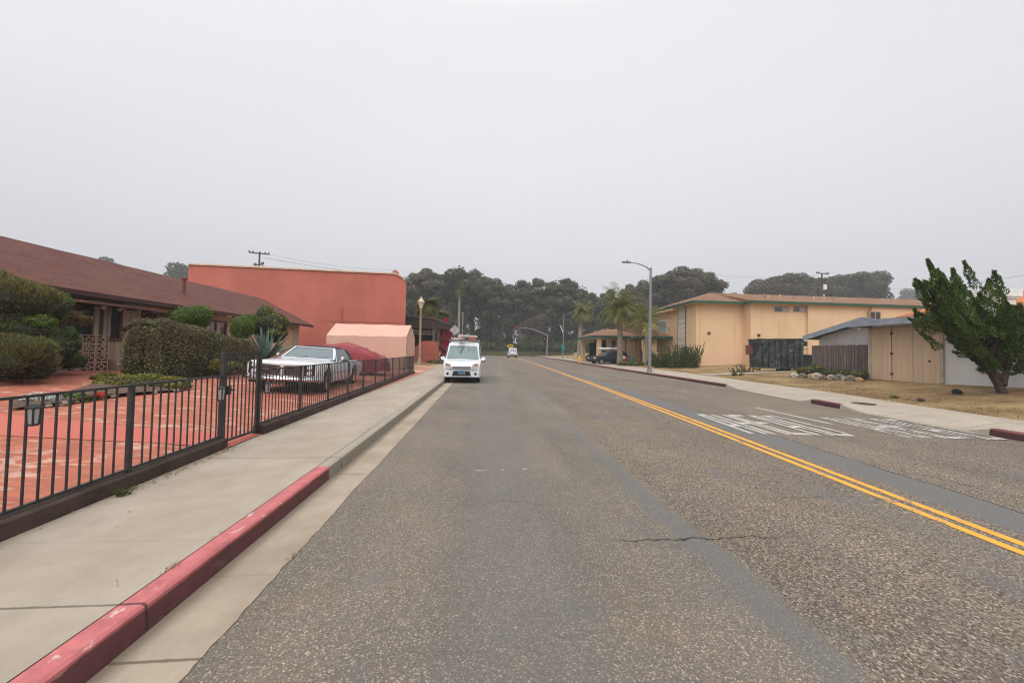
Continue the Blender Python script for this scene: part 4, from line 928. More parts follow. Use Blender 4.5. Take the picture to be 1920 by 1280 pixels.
mb = MB(); panel(mb, [(-.42,-.02,.66),(.42,-.02,.66),(.45,-.02,.8),(-.45,-.02,.8)], .014); gk = mb.build('grille', M('grey_grille', (.2,.2,.24), None, 5, .4), van)
mb = MB()
for z in (.67, .73, .795): mb.bar((-.44,-.045,z), (.44,-.045,z), .016, .016)
mb.build('grille_bar', chrome, gk)
mb = MB(); panel(mb, [(-.45,-.02,.36),(.45,-.02,.36),(.38,-.02,.58),(-.38,-.02,.58)], .012); mb.build('lower_grille', blackm, van)
mb = MB(); mb.box(-.16,.17,-.06,-.045,.44,.6); pl_ = mb.build('number_plate', M('plate_frame', (.35,.34,.3), None, 5, .5), van)
mb = MB(); mb.box(-.135,.145,-.066,-.061,.47,.585); mb.build('plate_face', M('plate_blue', (.03,.16,.36), None, 5, .5), pl_)
mb = MB()
for y in (2.1, 3.0, 3.9): mb.bar((-.8,y,2.12), (.82,y,2.12), .04, .03); mb.bar((-.74,y,1.96), (-.78,y,2.12), .03, .03); mb.bar((.74,y,1.96), (.78,y,2.12), .03, .03)
mb.build('roof_rack', conc, van)
mb = MB(); mb.tube([(0,1.9,1.95),(0,1.88,2.15)], .008, 5); mb.build('aerial', blackm, van)
def ladder(x0, z, y0, y1, lab, mat):
    o = thing('ladder', (-.97+x0, 17.95+y0, z), lab, 'ladder', group='ladders on the van roof'); L_ = y1-y0
    for x in (-.17, .17):
        mb = MB(); mb.bar((x,0,0), (x,L_,0), .03, .07); mb.build('stile', mat, o)
    mb = MB()
    for k in range(int(L_/.3)): mb.bar((-.17,.15+k*.3,0), (.17,.15+k*.3,0), .03, .03)
    mb.build('rungs', mat, o); return o
fib = M('orange_fibreglass', (.5,.13,.05), (.4,.1,.04), 6, .5); wl = M('pinkish_white_aluminium', (.62,.52,.48), (.5,.4,.36), 6, .4)
ladder(-.45, 2.19, 1.35, 4.4, 'pale ladder on the left of the van roof rack', wl); ladder(.4, 2.19, 1.2, 4.3, 'orange and white ladder on the right of the van roof rack', fib)
o = thing('toolbox', (-.97-.12, 17.95+1.5, 2.14), 'red edged box strapped between the ladders on the van', 'box'); mb = MB(); mb.box(-.14,.14,0,.8,0,.2); mb.build('body', wl, o); mb = MB(); mb.box(-.15,.15,-.02,.82,.2,.235); mb.build('lid', M('red_lid', (.4,.05,.04), None, 5, .5), o)
pb = MB(); pb.tube([(-.97-.2,19.1,2.3),(-.97+.62,20.9,2.33)], .07, 10); tag(pb.build('conduit_pipe', wl), 'white pipe lying slanted across the van ladders', 'pipe')
# ---- distant silver estate and dark car with a white boat on its roof
def st_suv(h, hood=1.05):
    def f(y):
        w_ = curve([(0,.78),(.2,.88),(4.5,.9),(4.75,.82)], y); zb = curve([(0,.42),(.2,.3),(4.55,.3),(4.75,.42)], y)
        zt = curve([(0,.85),(.1,hood-.06),(.9,hood),(1.2,hood+.05),(2.0,h-.08),(2.4,h),(4.1,h-.02),(4.55,hood+.12),(4.75,hood-.1)], y); belt = min(zt-.04, hood-.06); wt = w_*.8
        return [(w_*.95, zb), (w_, zb+.18), (w_, lerp(zb, belt, .65)), (w_*.97, belt), (lerp(w_*.97, wt, .5), lerp(belt, zt, .5)), (wt, zt-.06), (wt*.8, zt-.01), (0, zt+.01)]
    return f
p = on(964, 667.6, lambda x, y: zroad(y)); p = Vector((5.9, 72, .4))
suv = car('silver_suv', 'silver car driving away far down the road', 'car', (p.x, 76.6, .4), PI, 4.75, st_suv(1.85), (.95, 3.75), .36, .4, carsilver, None, .36, .22, 1.56)
mb = MB(); panel(mb, [(-.68,4.66,1.2),(.68,4.66,1.2),(.62,4.36,1.7),(-.62,4.36,1.7)], .05); mb.build('rear_window', m_glass('dark_violet_glass', (.05,.04,.06), .08), suv)
for s in (-1, 1):
    mb = MB(); mb.box(s*.72-.08, s*.72+.08, 4.66, 4.78, .85, 1.12); mb.build('tail_light', M('red_tail_lens', (.45,.03,.03), None, 5, .3), suv)
    mb = MB(); panel(mb, [(s*.895,1.7,1.06),(s*.9,4.0,1.06),(s*.76,3.9,1.68),(s*.78,2.15,1.68)], .02*s); mb.build('side_window', glass, suv)
mb = MB(); mb.box(-.7,.7,4.7,4.82,.5,.68); mb.build('bumper', conc, suv)
mb = MB(); mb.box(-.2,.2,4.78,4.8,.82,.94); mb.build('number_plate', white, suv)
dcx, dcy = 12.45, 42.0; zd = zr(14.5, 42)
dk = car('dark_hatchback', 'dark blue car with a white boat on its roof parked across the far driveway', 'car', (dcx, dcy, zd-.02), -PI/2+.25, 4.4, st_suv(1.5, .95), (.85, 3.45), .31, .36, cardark, None, .31, .2, 1.5)
for s in (-1, 1):
    mb = MB(); panel(mb, [(s*.895,1.55,.94),(s*.9,3.9,.94),(s*.75,3.7,1.38),(s*.77,2.1,1.38)], .02*s); mb.build('side_window', glass, dk)
    mb = MB(); mb.box(s*.68-.14, s*.68+.14, -.02, .1, .62, .78); mb.build('headlight', M('clear_lamp', (.6,.6,.58), None, 5, .2) if 'clear_lamp' not in bpy.data.materials else bpy.data.materials['clear_lamp'], dk)
mb = MB(); panel(mb, [(-.66,1.28,1.03),(.66,1.28,1.03),(.58,1.95,1.4),(-.58,1.95,1.4)], .03); mb.build('windscreen', vg, dk)
mb = MB()
for y in (2.1, 3.3): mb.bar((-.72,y,1.58), (.72,y,1.58), .04, .04); mb.bar((-.66,y,1.46), (-.66,y,1.58), .04, .04); mb.bar((.66,y,1.46), (.66,y,1.58), .04, .04)
mb.build('roof_rack', conc, dk)
kay = thing('kayak', (dcx+2.55, dcy+.65, zd+1.74), 'white kayak carried on the roof of the dark blue car', 'kayak', -PI/2+.25)
mb = MB(); mb.rows([[(w_*math.cos(a), y, .17*math.sin(a)*(.4+.6*w_/.33)) for a in [2*PI*j/12 for j in range(13)]] for y, w_ in [(y, .33*math.sqrt(max(.003, 1-(y/1.75)**2))) for y in frange(-1.75, 1.75, .25)]]); mb.build('hull', white, kay, smooth=True)
mb = MB(); mb.lathe([(.22,.13),(.24,.18),(.2,.19)], 14); mb.build('cockpit_rim', blackm, kay)
# ------------------------------------------------------------------ left background
rb = thing('red_building', (-15, 33, .3), 'big windowless salmon-red stucco building with a cream capped parapet', 'building'); RO = Vector(rb.location)
top = [(-24.6,8.3),(-16.4,8.2),(-7.9,8.1),(-7.5,8.04),(-7.1,7.82),(-6.82,7.55),(-6.72,7.2)]
mb = MB(); a = [(x-RO.x, 0, z-RO.z) for x, z in top]; fr = [(-24.6-RO.x, 0, -.3)]+a+[(-6.74-RO.x, 0, 3.2-RO.z), (-6.95-RO.x, 0, -.3)]
mb.prism(fr, (-3.2, 13, 0)); fix(mb.build('wall', redst, rb))
mb = MB()
for (x0, z0), (x1, z1) in zip(top[:-1], top[1:-1]): mb.bar((x0-RO.x, -.0, z0-RO.z+.03), (x1-RO.x, -.0, z1-RO.z+.03), .22, .12)
mb.build('parapet_cap', cream, rb)
mb = MB(); mb.prism([(-8.1-RO.x,.2,8.1-RO.z),(-7.5-RO.x,.2,8.0-RO.z),(-7.55-RO.x,.2,8.38-RO.z),(-7.75-RO.x,.2,8.55-RO.z),(-7.95-RO.x,.2,8.4-RO.z)], (0,.5,0)); mb.build('parapet_finial', redst, rb)
mb = MB(); q = at(640, 600, 33); mb.box(q.x-RO.x-.04, q.x-RO.x+.04, -.09, -.003, 3.4, 4.8); mb.build('wall_pipe', redst, rb)
mb = MB(); mb.box(-13.5-RO.x, -6.9-RO.x, -.035, -.002, 3.55, 3.64); mb.build('wall_ledge', redst, rb)
cp = thing('carport', (-7.45, 25, .3), 'pale pink fabric carport with a gambrel roof in front of the red building', 'carport'); CO = Vector(cp.location)
pink = M('pale_pink_fabric', (.58,.355,.28), (.54,.325,.255), .7, .75, .12, 1.2, var=.08)
prof = [(0,.0),(-.02,1.1),(0,2.1),(.75,2.55),(1.5,2.96),(2.25,2.55),(3.,2.1),(3.02,1.1),(3.,0)]
mb = MB(); xs_ = frange(-2.62, 2.46, .42); rows = []
for i, x in enumerate(xs_):
    sag = .03*math.sin(PI*((i % 4)/4)); rows.append([(x, y+.015*mnoise.noise((x*2, y*2, z)), z-(sag if z > 2 else 0)) for y, z in prof])
mb.rows(rows); n = len(prof); mb.add(rows[0], [tuple(range(n))]); mb.add(rows[-1], [tuple(range(n))[::-1]])
fix(mb.build('canopy', pink, cp))
mb = MB(); y0 = .35
mb.rows([[(2.475+.012*(i % 2), .12+i*.12, .9), (2.475+.012*(i % 2), .15+i*.115, 2.0+.85*min(i, 24-i)/12)] for i in range(24)]); mb.build('end_curtain', pink, cp)
mb = MB()
for x in (-2.6, -.1, 2.42):
    for y in (.03, 2.97): mb.tube([(x,y,-.1),(x,y,2.0)], .03, 6)
mb.build('pole', white, cp)
tp = thing('tarp_heap', (-9.6, 24.6, .45), 'grey tarpaulin heaped at the left end of the pink carport', 'tarp')
mb = MB(); mb.rows([[(x, y, max(0, 1.35-abs(x)*.85-abs(y)*.5)+.1*mnoise.noise((x*3,y*3,1))) for x in frange(-1.5,1.5,.2)] for y in frange(-1,1,.2)]); mb.build('sheet', M('grey_tarp', (.3,.31,.31), (.22,.23,.235), 4, .6), tp, smooth=True)
def utility_pole(label, base, h, arms, lean=0., tr=None, r=.15):
    o = thing('utility_pole', base, label, 'utility pole', group='utility poles in the distance')
    mb = MB(); mb.tube([(0,0,-.5),(lean,0,h)], [r, r*.7], 8); mb.build('pole', bark, o)
    for z, L_, rot in arms:
        d = Vector((math.cos(rot), math.sin(rot), 0)); mb = MB(); c = Vector((lean*z/h, -.12, z)); mb.bar(c-d*L_/2, c+d*L_/2, .12, .14); k = mb.build('crossarm', bark, o)
        for t_ in (-.48,-.3,.3,.48): m2 = MB(); m2.lathe([(.05,0),(.09,.06),(.06,.12),(.08,.18),(.02,.24)], 8, c+d*L_*t_+Vector((0,0,.06))); m2.build('insulator', blackm, k)
    if tr:
        mb = MB(); mb.lathe([(.26,0),(.28,.05),(.28,.75),(.2,.85),(.02,.88)], 12, (.45, -.1, tr)); mb.build('transformer', white if tr < h-2.2 else conc, o)
    return o
q = at(487, 472, 52); utility_pole('utility pole with two crossarms rising behind the red building', (q.x, 52, 0), q.z, [(q.z-.25, 2.3, .35), (q.z-1.75, 2.0, -.5)], tr=q.z-2.6)
# street lamp with a lantern head
sl = thing('lantern_post', (-5.42, 33, .2), 'cream old-fashioned lantern post at the fence end beside the pergola', 'street lamp')
crm = M('cream_post_paint', (.3,.235,.155), (.24,.19,.125), 5, .7)
mb = MB(); mb.lathe([(.2,-.1),(.2,.35),(.14,.5),(.11,.7),(.085,4.7),(.11,4.8),(.11,4.9)], 12); mb.build('pole', crm, sl, smooth=True)
mb = MB(); mb.lathe([(.11,4.95),(.27,5.5),(.26,5.52),(.02,5.52)], 6); hd = mb.build('lamp_head', M('milky_lantern_glass', (.55,.47,.33), (.5,.42,.3), 5, .4), sl)
mb = MB(); mb.lathe([(.31,5.5),(.3,5.55),(.1,5.82),(.04,5.95),(.01,6.02)], 6); mb.build('lamp_cap', cream, hd)
# pergola entrance with salmon pillars
pg = thing('pergola', (-5.4, 38, .3), 'dark timber pergola on low salmon pillars beyond the lantern post', 'pergola'); GO = Vector(pg.location)
dkw = M('dark_timber', (.03,.025,.022), (.05,.04,.034), 5, .8); gpw = M('grey_post_timber', (.13,.1,.085), (.1,.08,.066), 5, .85)
mb = MB(); mb.add([(-3.2,-.4,4.55),(.5,-.4,4.35),(2.2,-.4,3.75),(2.2,3.8,3.75),(.5,3.8,4.35),(-3.2,3.8,4.55)], [(0,1,4,5),(1,2,3,4)])
mb.add([(-3.2,-.4,3.5),(.5,-.4,3.35),(.5,3.8,3.35),(-3.2,3.8,3.5)], [(0,1,2,3)]); mb.rows([[(-3.2,-.4,4.55),(-3.2,-.4,3.5)],[(.5,-.4,4.35),(.5,-.4,3.35)],[(2.2,-.4,3.75),(2.2,-.4,3.4)]]); rf = mb.build('roof', dkw, pg)
mb = MB(); mb.bar((-3.25,-.45,4.6), (.5,-.45,4.4), .12, .1); mb.bar((.5,-.45,4.4), (2.3,-.45,3.8), .12, .1); mb.build('roof_edge', gpw, rf)
for x in (.55, -2.6):
    mb = MB(); mb.bar((x,-.2,1.4), (x,-.2,3.9), .26, .26); mb.build('post', gpw, pg)
mb = MB(); mb.bar((-3,-.1,2.95), (.6,-.1,2.85), .12, .22); mb.build('beam', gpw, pg)
mb = MB()
prof = [(-1.55,0),(-1.5,1.35),(-1.25,1.55),(-.95,1.75),(-.75,2.05),(-.45,2.15),(.6,2.15),(.95,2.0),(1.05,1.2),(1.05,0)]
mb.prism([(x,-.35,z) for x, z in prof], (0,.5,0)); fix(mb.build('pillar', redst, pg))
mb = MB(); mb.box(-3.3,-1.6,-.2,.1,0,1.5); mb.build('low_wall', redst, pg)
mb = MB(); mb.box(-2.5,.4,3.0,3.2,0,3.2); mb.build('back_screen', dkw, pg)
bg = thing('bougainvillea', (-3.75, 38.6, .3), 'tall crimson bougainvillea column behind the white van', 'bougainvillea')
mb = MB()
for z, r in ((.6,.6),(1.5,.7),(2.4,.72),(3.2,.62),(3.9,.42)): puff(mb, (RND.uniform(-.1,.1),0,z), (r,r,.7), 900, .07, .045)
mb.build('foliage', LF['boug'], bg); mb = MB(); mb.tube([(0,0,-.2),(.1,0,1.8),(0,0,3.6)], [.1,.07,.03], 6); mb.build('stem', bark, bg)
shrub('verge_shrub', 'low olive shrub at the foot of the crimson bougainvillea', (-3.3, 36.6, .5), [(0,0,0,.7,.6,.5),(-1.2,-.5,-.15,.9,.5,.3)], LF['olive'], 700, .06, .03, stem=False)
sg = thing('diamond_sign', (-2.67, 36, .2), 'bare metal back of a diamond road sign above the van', 'road sign')
mb = MB(); mb.tube([(0,.03,-.2),(0,.03,3.8)], .035, 8); mb.build('post', conc, sg)
mb = MB(); mb.prism([(0,0,2.8),(.5,0,3.3),(0,0,3.8),(-.5,0,3.3)], (0,.008,0)); k = mb.build('plate', M('bare_aluminium', (.42,.4,.39), (.36,.35,.34), 3, .5, metal=.2), sg); mb = MB(); mb.bar((0,-.02,2.85),(0,-.02,3.75), .05, .03); mb.build('stiffener', conc, k)
# palms
def frond(mb, base, d, L_, droop, wd, seg=7, leaflets=18, fan=False):
    d = Vector(d).normalized(); side = d.cross(Vector((0,0,1))); side = side.normalized() if side.length > .05 else Vector((1,0,0))
    pts = []; p = Vector(base); dd = d.copy()
    for i in range(seg+1):
        pts.append(p.copy()); p = p+dd*(L_/seg); dd = (dd+Vector((0,0,-droop/seg))).normalized()
    if fan:
        c = pts[2]; n = 19
        for k in range(n):
            a = -1.9+3.8*k/(n-1); v = (dd*math.cos(a)+side*math.sin(a)).normalized(); tip = c+v*L_*.7*(1-.18*abs(a)/1.9)+Vector((0,0,-.12*L_)); w_ = v.cross(Vector((0,0,1))).normalized()*wd
            m_ = c.lerp(tip, .55); mb.add([c, m_+w_, tip, m_-w_], [(0,1,2,3)])
        mb.add([pts[0]-side*.02, pts[0]+side*.02, c+side*.015, c-side*.015], [(0,1,2,3)]); return
    for k in range(leaflets):
        t_ = .12+.88*k/leaflets; i = min(seg-1, int(t_*seg)); q = pts[i].lerp(pts[i+1], t_*seg-i); ax = (pts[i+1]-pts[i]).normalized()
        ll = L_*.3*math.sin(PI*min(1, .18+t_*.78))+.05
        for s in (-1, 1):
            v = (side*s+ax*.7+Vector((0,0,-.45+RND.uniform(-.2,.2)))).normalized(); tip = q+v*ll; n_ = ax*wd
            mb.add([q-n_, q+n_, tip], [(0,1,2)])
    for i in range(seg): mb.add([pts[i]-side*.02, pts[i]+side*.02, pts[i+1]+side*.015, pts[i+1]-side*.015], [(0,1,2,3)])
def palm(label, base, h, r, nf, mat, fan=False, lean=(0,0), tr=.18, droop=1.3, up=.6, dry=0, group=None, wd=.03, skirt=False):
    o = thing('palm_tree', base, label, 'palm tree', group=group)
    mb = MB(); k = 9; pts = [(lean[0]*(i/k)**1.5, lean[1]*(i/k)**1.5, -.4+(h+.4)*i/k) for i in range(k+1)]
    mb.tube(pts, [tr*(1.25-.4*i/k+.06*(i % 2)) for i in range(k+1)], 9); mb.build('trunk', palmbark, o)
    top_ = Vector(pts[-1]); mb = MB()
    for i in range(nf):
        a = i*2.4+RND.uniform(-.2,.2); e = lerp(-.5, 1.35, (i+.5)/nf)*up/.6 if not skirt else lerp(-.9, 1.3, (i+.5)/nf); frond(mb, top_, (math.cos(a)*math.cos(e), math.sin(a)*math.cos(e), math.sin(e)), r*RND.uniform(.65,1.12), droop*RND.uniform(.7,1.5), wd*RND.uniform(.7,1.2), fan=fan)
    mb.build('crown', mat, o)
    if dry:
        mb = MB()
        for i in range(dry):
            a = RND.uniform(0, 2*PI); frond(mb, top_-Vector((0,0,.1)), (math.cos(a)*.55, math.sin(a)*.55, -.6), r*.7, .9, wd, fan=fan)
        mb.build('dead_fronds', LF['palmdry'], o)
    return o
q = at(803, 572, 43); palm('bushy fan palm rising behind the pergola roof', (q.x, 43, .3), q.z-.3, 2.2, 60, LF['palm'], True, tr=.2, dry=10, group='palms beyond the pergola', wd=.065)
q = at(822, 592, 46); palm('lower fan palm leaning out beside the crimson bougainvillea', (q.x, 46, .3), q.z-.3, 2.4, 60, LF['palm'], True, tr=.2, dry=8, group='palms beyond the pergola', wd=.065)
q = at(862, 542, 88); palm('tall thin fan palm standing against the eucalyptus grove', (q.x, 88, .4), q.z-.4, 2.0, 40, LF['palm'], True, tr=.26, dry=18, wd=.16)
# distant plain pole beside the tall palm
q = at(868, 588, 84); o = thing('light_pole', (q.x, 84, .4), 'slim pale pole beside the tall thin palm', 'pole'); mb = MB(); mb.tube([(0,0,-.3),(0,0,q.z-.4)], .11, 8); mb.build('pole', conc, o); mb = MB(); mb.lathe([(.16,0),(.2,.1),(.1,.3),(.02,.32)], 8, (0,0,q.z-.4)); mb.build('cap', conc, o)
# ------------------------------------------------------------------ traffic signal, signs, poles at the bend
sgx = on(1025, 671, lambda x, y: .15+zroad(y)); sgb = Vector((15.0, 81, .5)); q = at(1025, 671, 81); sgb.x = q.x
ts = thing('traffic_signal', sgb, 'traffic signal mast arm with red lights at the far intersection', 'traffic light')
arm = [at(u, v, 81)-sgb for u, v in ((1026.5,629),(1012,622),(1000,617.5),(985,614.5),(972,614))]
mb = MB(); mb.tube([(0,0,-.2), at(1026.8,626.5,81)-sgb], [.17,.13], 10); mb.build('pole', conc, ts)
mb = MB(); mb.tube(arm, [.11,.1,.09,.07,.06], 8); mb.build('mast_arm', conc, ts)
redl = m_emit('red_signal_light', (1, .02, .015), 1.6)
def sighead(c, s=1.):
    c = Vector(c); mb = MB(); mb.box(c.x-.2*s, c.x+.2*s, c.y-.12, c.y+.12, c.z-.55*s, c.z+.55*s); h = mb.build('signal_head', blackm, ts)
    mb = MB(); mb.lathe([(.15*s,0),(.13*s,.03),(.01,.04)], 12); k = mb.build('red_lamp', redl, h); k.location = (c.x, c.y-.13, c.z+.34*s); k.rotation_euler.x = PI/2
    mb = MB(); mb.bar((c.x-.18*s,c.y-.22,c.z+.53*s),(c.x+.18*s,c.y-.22,c.z+.53*s), .2, .03); mb.build('visor', blackm, h)
sighead(at(968.5, 616, 81)-sgb, .9); sighead(at(1021, 637.5, 81)-sgb, .85)
q = at(957, 648.5, 98); o = thing('arrow_sign', (q.x, 98.3, .4), 'yellow double-headed arrow sign facing the road end', 'road sign')
mb = MB()
for x in (-.5, .5): mb.bar((x,.05,-.2), (x,.05,1.7), .08, .08)
mb.build('post', conc, o); zc = q.z-.4
mb = MB(); mb.box(-.75,.75,-.02,.01,zc-.38,zc+.38); k = mb.build('plate', M('sign_yellow', (.75,.4,.02), None, 4, .5), o)
mb = MB(); mb.prism([(-.6,-.025,zc),(-.3,-.025,zc-.24),(-.3,-.025,zc-.09),(.3,-.025,zc-.09),(.3,-.025,zc-.24),(.6,-.025,zc),(.3,-.025,zc+.24),(.3,-.025,zc+.09),(-.3,-.025,zc+.09),(-.3,-.025,zc+.24)], (0,-.006,0)); mb.build('arrow', blackm, k)
q = at(1055, 672, 60); o = thing('light_pole', (q.x, 60, .5), 'tall thin grey pole carrying a green sign beside the far road', 'pole'); t_ = at(1060, 587, 60)-q
mb = MB(); mb.tube([(0,0,-.2), (t_.x*.3, 0, t_.z)], [.1,.07], 8); mb.build('pole', conc, o)
a_ = at(1053, 611, 60)-q; mb = MB(); mb.tube([(.02,0,a_.z-1.), (a_.x-.2,-.02,a_.z+.1), (a_.x-.3,-.02,a_.z+.2)], .07, 6); mb.build('lamp_arm', white, o)
gs_ = at(1056, 650, 59.9)-q; mb = MB(); mb.box(gs_.x-.32, gs_.x+.32, -.14, -.1, gs_.z-.52, gs_.z+.5); k = mb.build('sign_plate', M('sign_green', (.015,.2,.13), None, 4, .5), o)
mb = MB(); mb.box(gs_.x-.2, gs_.x+.2, -.147, -.142, gs_.z-.04, gs_.z+.06); mb.box(gs_.x-.05, gs_.x+.05, -.147, -.142, gs_.z-.3, gs_.z+.3); mb.build('sign_marks', M('pale_green', (.08,.34,.25), None, 4, .5), k)
# silver street light
sb = Vector((12.95, 28.1, .32)); st_ = thing('street_light', sb, 'tall silver street light with a curved arm on the right pavement', 'street light')
tp_ = at(1222.5, 502, 28.1)-sb; mb = MB(); mb.lathe([(.2,-.2),(.2,.06),(.13,.08)], 10); mb.tube([(0,0,0), (tp_.x*.3,0,tp_.z)], [.135,.085], 12); mb.build('pole', conc, st_, smooth=True)
ap = [Vector((tp_.x*.3,0,tp_.z-.25))]+[at(u, v, 28.1)-sb for u, v in ((1213,501),(1203,496.5),(1193,493.5),(1183,492))]; mb = MB(); mb.tube(ap, [.06,.05,.045,.04,.035], 8); mb.build('arm', conc, st_, smooth=True)
hq = at(1174, 491.5, 28.1)-sb; mb = MB(); mb.rows([[(hq.x+x, w_*math.cos(a), hq.z+.07*math.sin(a)) for a in [2*PI*j/10 for j in range(11)]] for x, w_ in ((-.34,.02),(-.3,.12),(-.1,.16),(.2,.14),(.38,.05))]); hh = mb.build('lamp_head', conc, st_, smooth=True)
mb = MB(); mb.lathe([(.05,0),(.05,.1),(.01,.11)], 8, (hq.x+.1,0,hq.z+.06)); mb.build('photocell', blackm, hh)
# hydrant
hy = on(1086.5, 679.5, lambda x, y: .15+zroad(y)); hy = Vector((12.3, 41.3, .34)); q = at(1086.5, 680, 41.3); hy.x = q.x; hy.z = q.z
hd = thing('fire_hydrant', hy, 'bright yellow fire hydrant on the far pavement', 'fire hydrant'); hym = M('hydrant_yellow', (.72,.42,.02), (.62,.35,.02), 5, .5)
mb = MB(); mb.lathe([(.17,0),(.17,.05),(.12,.06),(.12,.5),(.15,.51),(.15,.56),(.13,.57),(.12,.68),(.05,.75),(.05,.8),(.01,.81)], 12); mb.build('barrel', hym, hd, smooth=True)
for s in (-1, 1): mb = MB(); mb.lathe([(.06,.1*s),(.06,.2*s),(.075,.2*s),(.075,.24*s),(.01,.25*s)], 10, (0,0,.42), axis='x'); mb.build('outlet', hym, hd)
# ------------------------------------------------------------------ yellow apartment building
ab = thing('apartment_building', (20, 34, .55), 'two-storey yellow-tan apartment building with green eaves and brown roof', 'building'); AO = Vector(ab.location)
def al(x, y, z): return (x-AO.x, y-AO.y, z-AO.z)
def abox(mb, x0, x1, y0, y1, z0, z1, m=0): mb.box(x0-AO.x, x1-AO.x, y0-AO.y, y1-AO.y, z0-AO.z, z1-AO.z, m)
EZ = 6.75
mb = MB()
abox(mb, 20.65, 26.0, 34.7, 43.5, -.2, EZ)           # corner block
abox(mb, 25.4, 44.5, 33.55, 43.4, -.2, EZ-.004)      # long block stands forward
abox(mb, 44.5, 60, 34.8, 43.3, -.2, EZ-.008)
mb.build('wall', yelst, ab)
# jogs (thin pilaster-like offsets) and control joints
mb = MB(); abox(mb, 31.0, 44.45, 33.3, 33.56, -.2, EZ-.012); abox(mb, 37.4, 44.4, 33.1, 33.31, -.2, EZ-.016); mb.build('wall_bay', yelst2, ab)
mb = MB(); abox(mb, 20.58, 20.66, 38.0, 38.06, .3, EZ-.1); abox(mb, 20.58, 20.66, 36.5, 36.56, .3, EZ-.1); mb.build('corner_trim', green, ab)
mb = MB(); abox(mb, 20.6, 20.652, 36.56, 38.0, .3, EZ-.1); mb.build('lap_siding', m_boards('pale_lap_siding', (.6,.52,.44), (.54,.46,.39), .26, 2, .5), ab)
mb = MB(); abox(mb, 20.0, 20.66, 38.06, 43.5, EZ-.5, EZ-.02); mb.build('soffit', yelst2, ab)
def awin(x0, x1, z0, z1, y=33.55, half=True):
    fr = MB(); abox(fr, x0-.06, x1+.06, y-.05, y+.05, z1, z1+.06); abox(fr, x0-.06, x1+.06, y-.06, y+.05, z0-.06, z0); abox(fr, x0-.06, x0, y-.045, y+.05, z0, z1); abox(fr, x1, x1+.06, y-.045, y+.05, z0, z1); xm = (x0+x1)/2; abox(fr, xm-.03, xm+.03, y-.04, y+.05, z0, z1)
    f = fr.build('window', M('beige_window_frame', (.5,.38,.26), None, 5, .6) if 'beige_window_frame' not in bpy.data.materials else bpy.data.materials['beige_window_frame'], ab)
    g2 = MB(); abox(g2, x0, x1, y-.02, y-.005, z0, z1); g2.build('pane', glass, f)
    if half: c2 = MB(); abox(c2, xm+.06, x1-.03, y-.03, y-.022, z0+.02, z1-.02); c2.build('blind', curt, f)
for u0, u1 in ((1456, 1483), (1492, 1514)):
    a = at(u0, 575, 33.3); b = at(u1, 580, 33.3); awin(a.x, b.x, at(u0, 583, 33.3).z, at(u0, 574.5, 33.3).z, 33.3 if a.x > 31 else 33.55)
a = at(1631, 597, 33.1); b = at(1650, 585, 33.1); awin(a.x, b.x, a.z-.3, b.z, 33.1, False)
awin(24.2, 24.5, 3.4, 3.65, 34.7, False) if 0 else None
q = at(1242, 602, 42); mb = MB(); mb.box(.6, .66, q.y-AO.y-1.6, q.y-AO.y+1., 3.4, 4.9); fwm = mb.build('window', white, ab); mb = MB(); mb.box(.585, .6, q.y-AO.y-1.5, q.y-AO.y+.9, 3.5, 4.8); mb.build('pane', m_glass('pale_pane', (.3,.35,.4), .15), fwm)
# hip roof with green fascia
mb = MB()
x0, x1, y0, y1, rz_ = 19.95, 60.4, 33.95, 44.2, 8.4
mb.add([al(*p) for p in ((x0,y0,EZ),(25.0,y0,EZ),(25.0,32.9,EZ),(x1,32.9,EZ),(x1,y1,EZ),(x0,y1,EZ),(24.6,38.9,rz_),(x1,38.9,rz_),(25.0,38.9,rz_))],
       [(0,1,8,6),(1,2,8),(2,3,7,8),(0,6,5),(5,6,8,7,4)])
rf = mb.build('roof', shingR, ab)
mb = MB()
for a, b in (((x0,y0),(25.0,y0)), ((25.0,y0),(25.0,32.9)), ((25.0,32.9),(x1,32.9)), ((x0,y0),(x0,y1))): mb.bar(al(*a, EZ-.1), al(*b, EZ-.1), .1, .24)
mb.build('fascia', green, rf)
mb = MB(); abox(mb, x0+.06, 25, y0+.06, 34.72, EZ-.2, EZ-.12); abox(mb, 25.06, x1, 32.96, 33.6, EZ-.2, EZ-.12); abox(mb, x0+.06, 20.7, y0, y1, EZ-.21, EZ-.13); mb.build('eave_soffit', yelst2, rf)
for i, (u, v, Y) in enumerate(((1434,552,35.3),(1440,556,34.9),(1462,553,35.5),(1488,556,35.2),(1526,558,35.2),(1545,553,36),(1563,556,35.6),(1357,560,36))):
    q = at(u, v, Y); mb = MB(); mb.tube([al(q.x, Y, EZ+.2), al(q.x, Y, q.z-.02)], .045, 8); mb.lathe([(.09,0),(.09,.07),(.03,.1)], 8, al(q.x, Y, q.z-.03)); mb.build('roof_vent', cream if i % 3 else conc, rf)
for u, v in ((1423, 628), (1330, 624)):
    q = at(u, v, 34.6 if u < 1392 else 33.5); mb = MB(); mb.box(q.x-AO.x-.12, q.x-AO.x+.12, (34.7 if u < 1392 else 33.55)-AO.y-.1, (34.7 if u < 1392 else 33.55)-AO.y, q.z-AO.z-.12, q.z-AO.z+.1); mb.build('wall_lamp', trimbr, ab)
for i in range(6):
    x = 27+i*1.6 if i else 26.5
for x in (21.05, 36.2): mb = MB(); abox(mb, x-.05, x+.05, 33.45 if x > 25.4 else 34.6, 33.56 if x > 25.4 else 34.71, .4, EZ-.2); mb.build('downpipe', yelst2, ab)
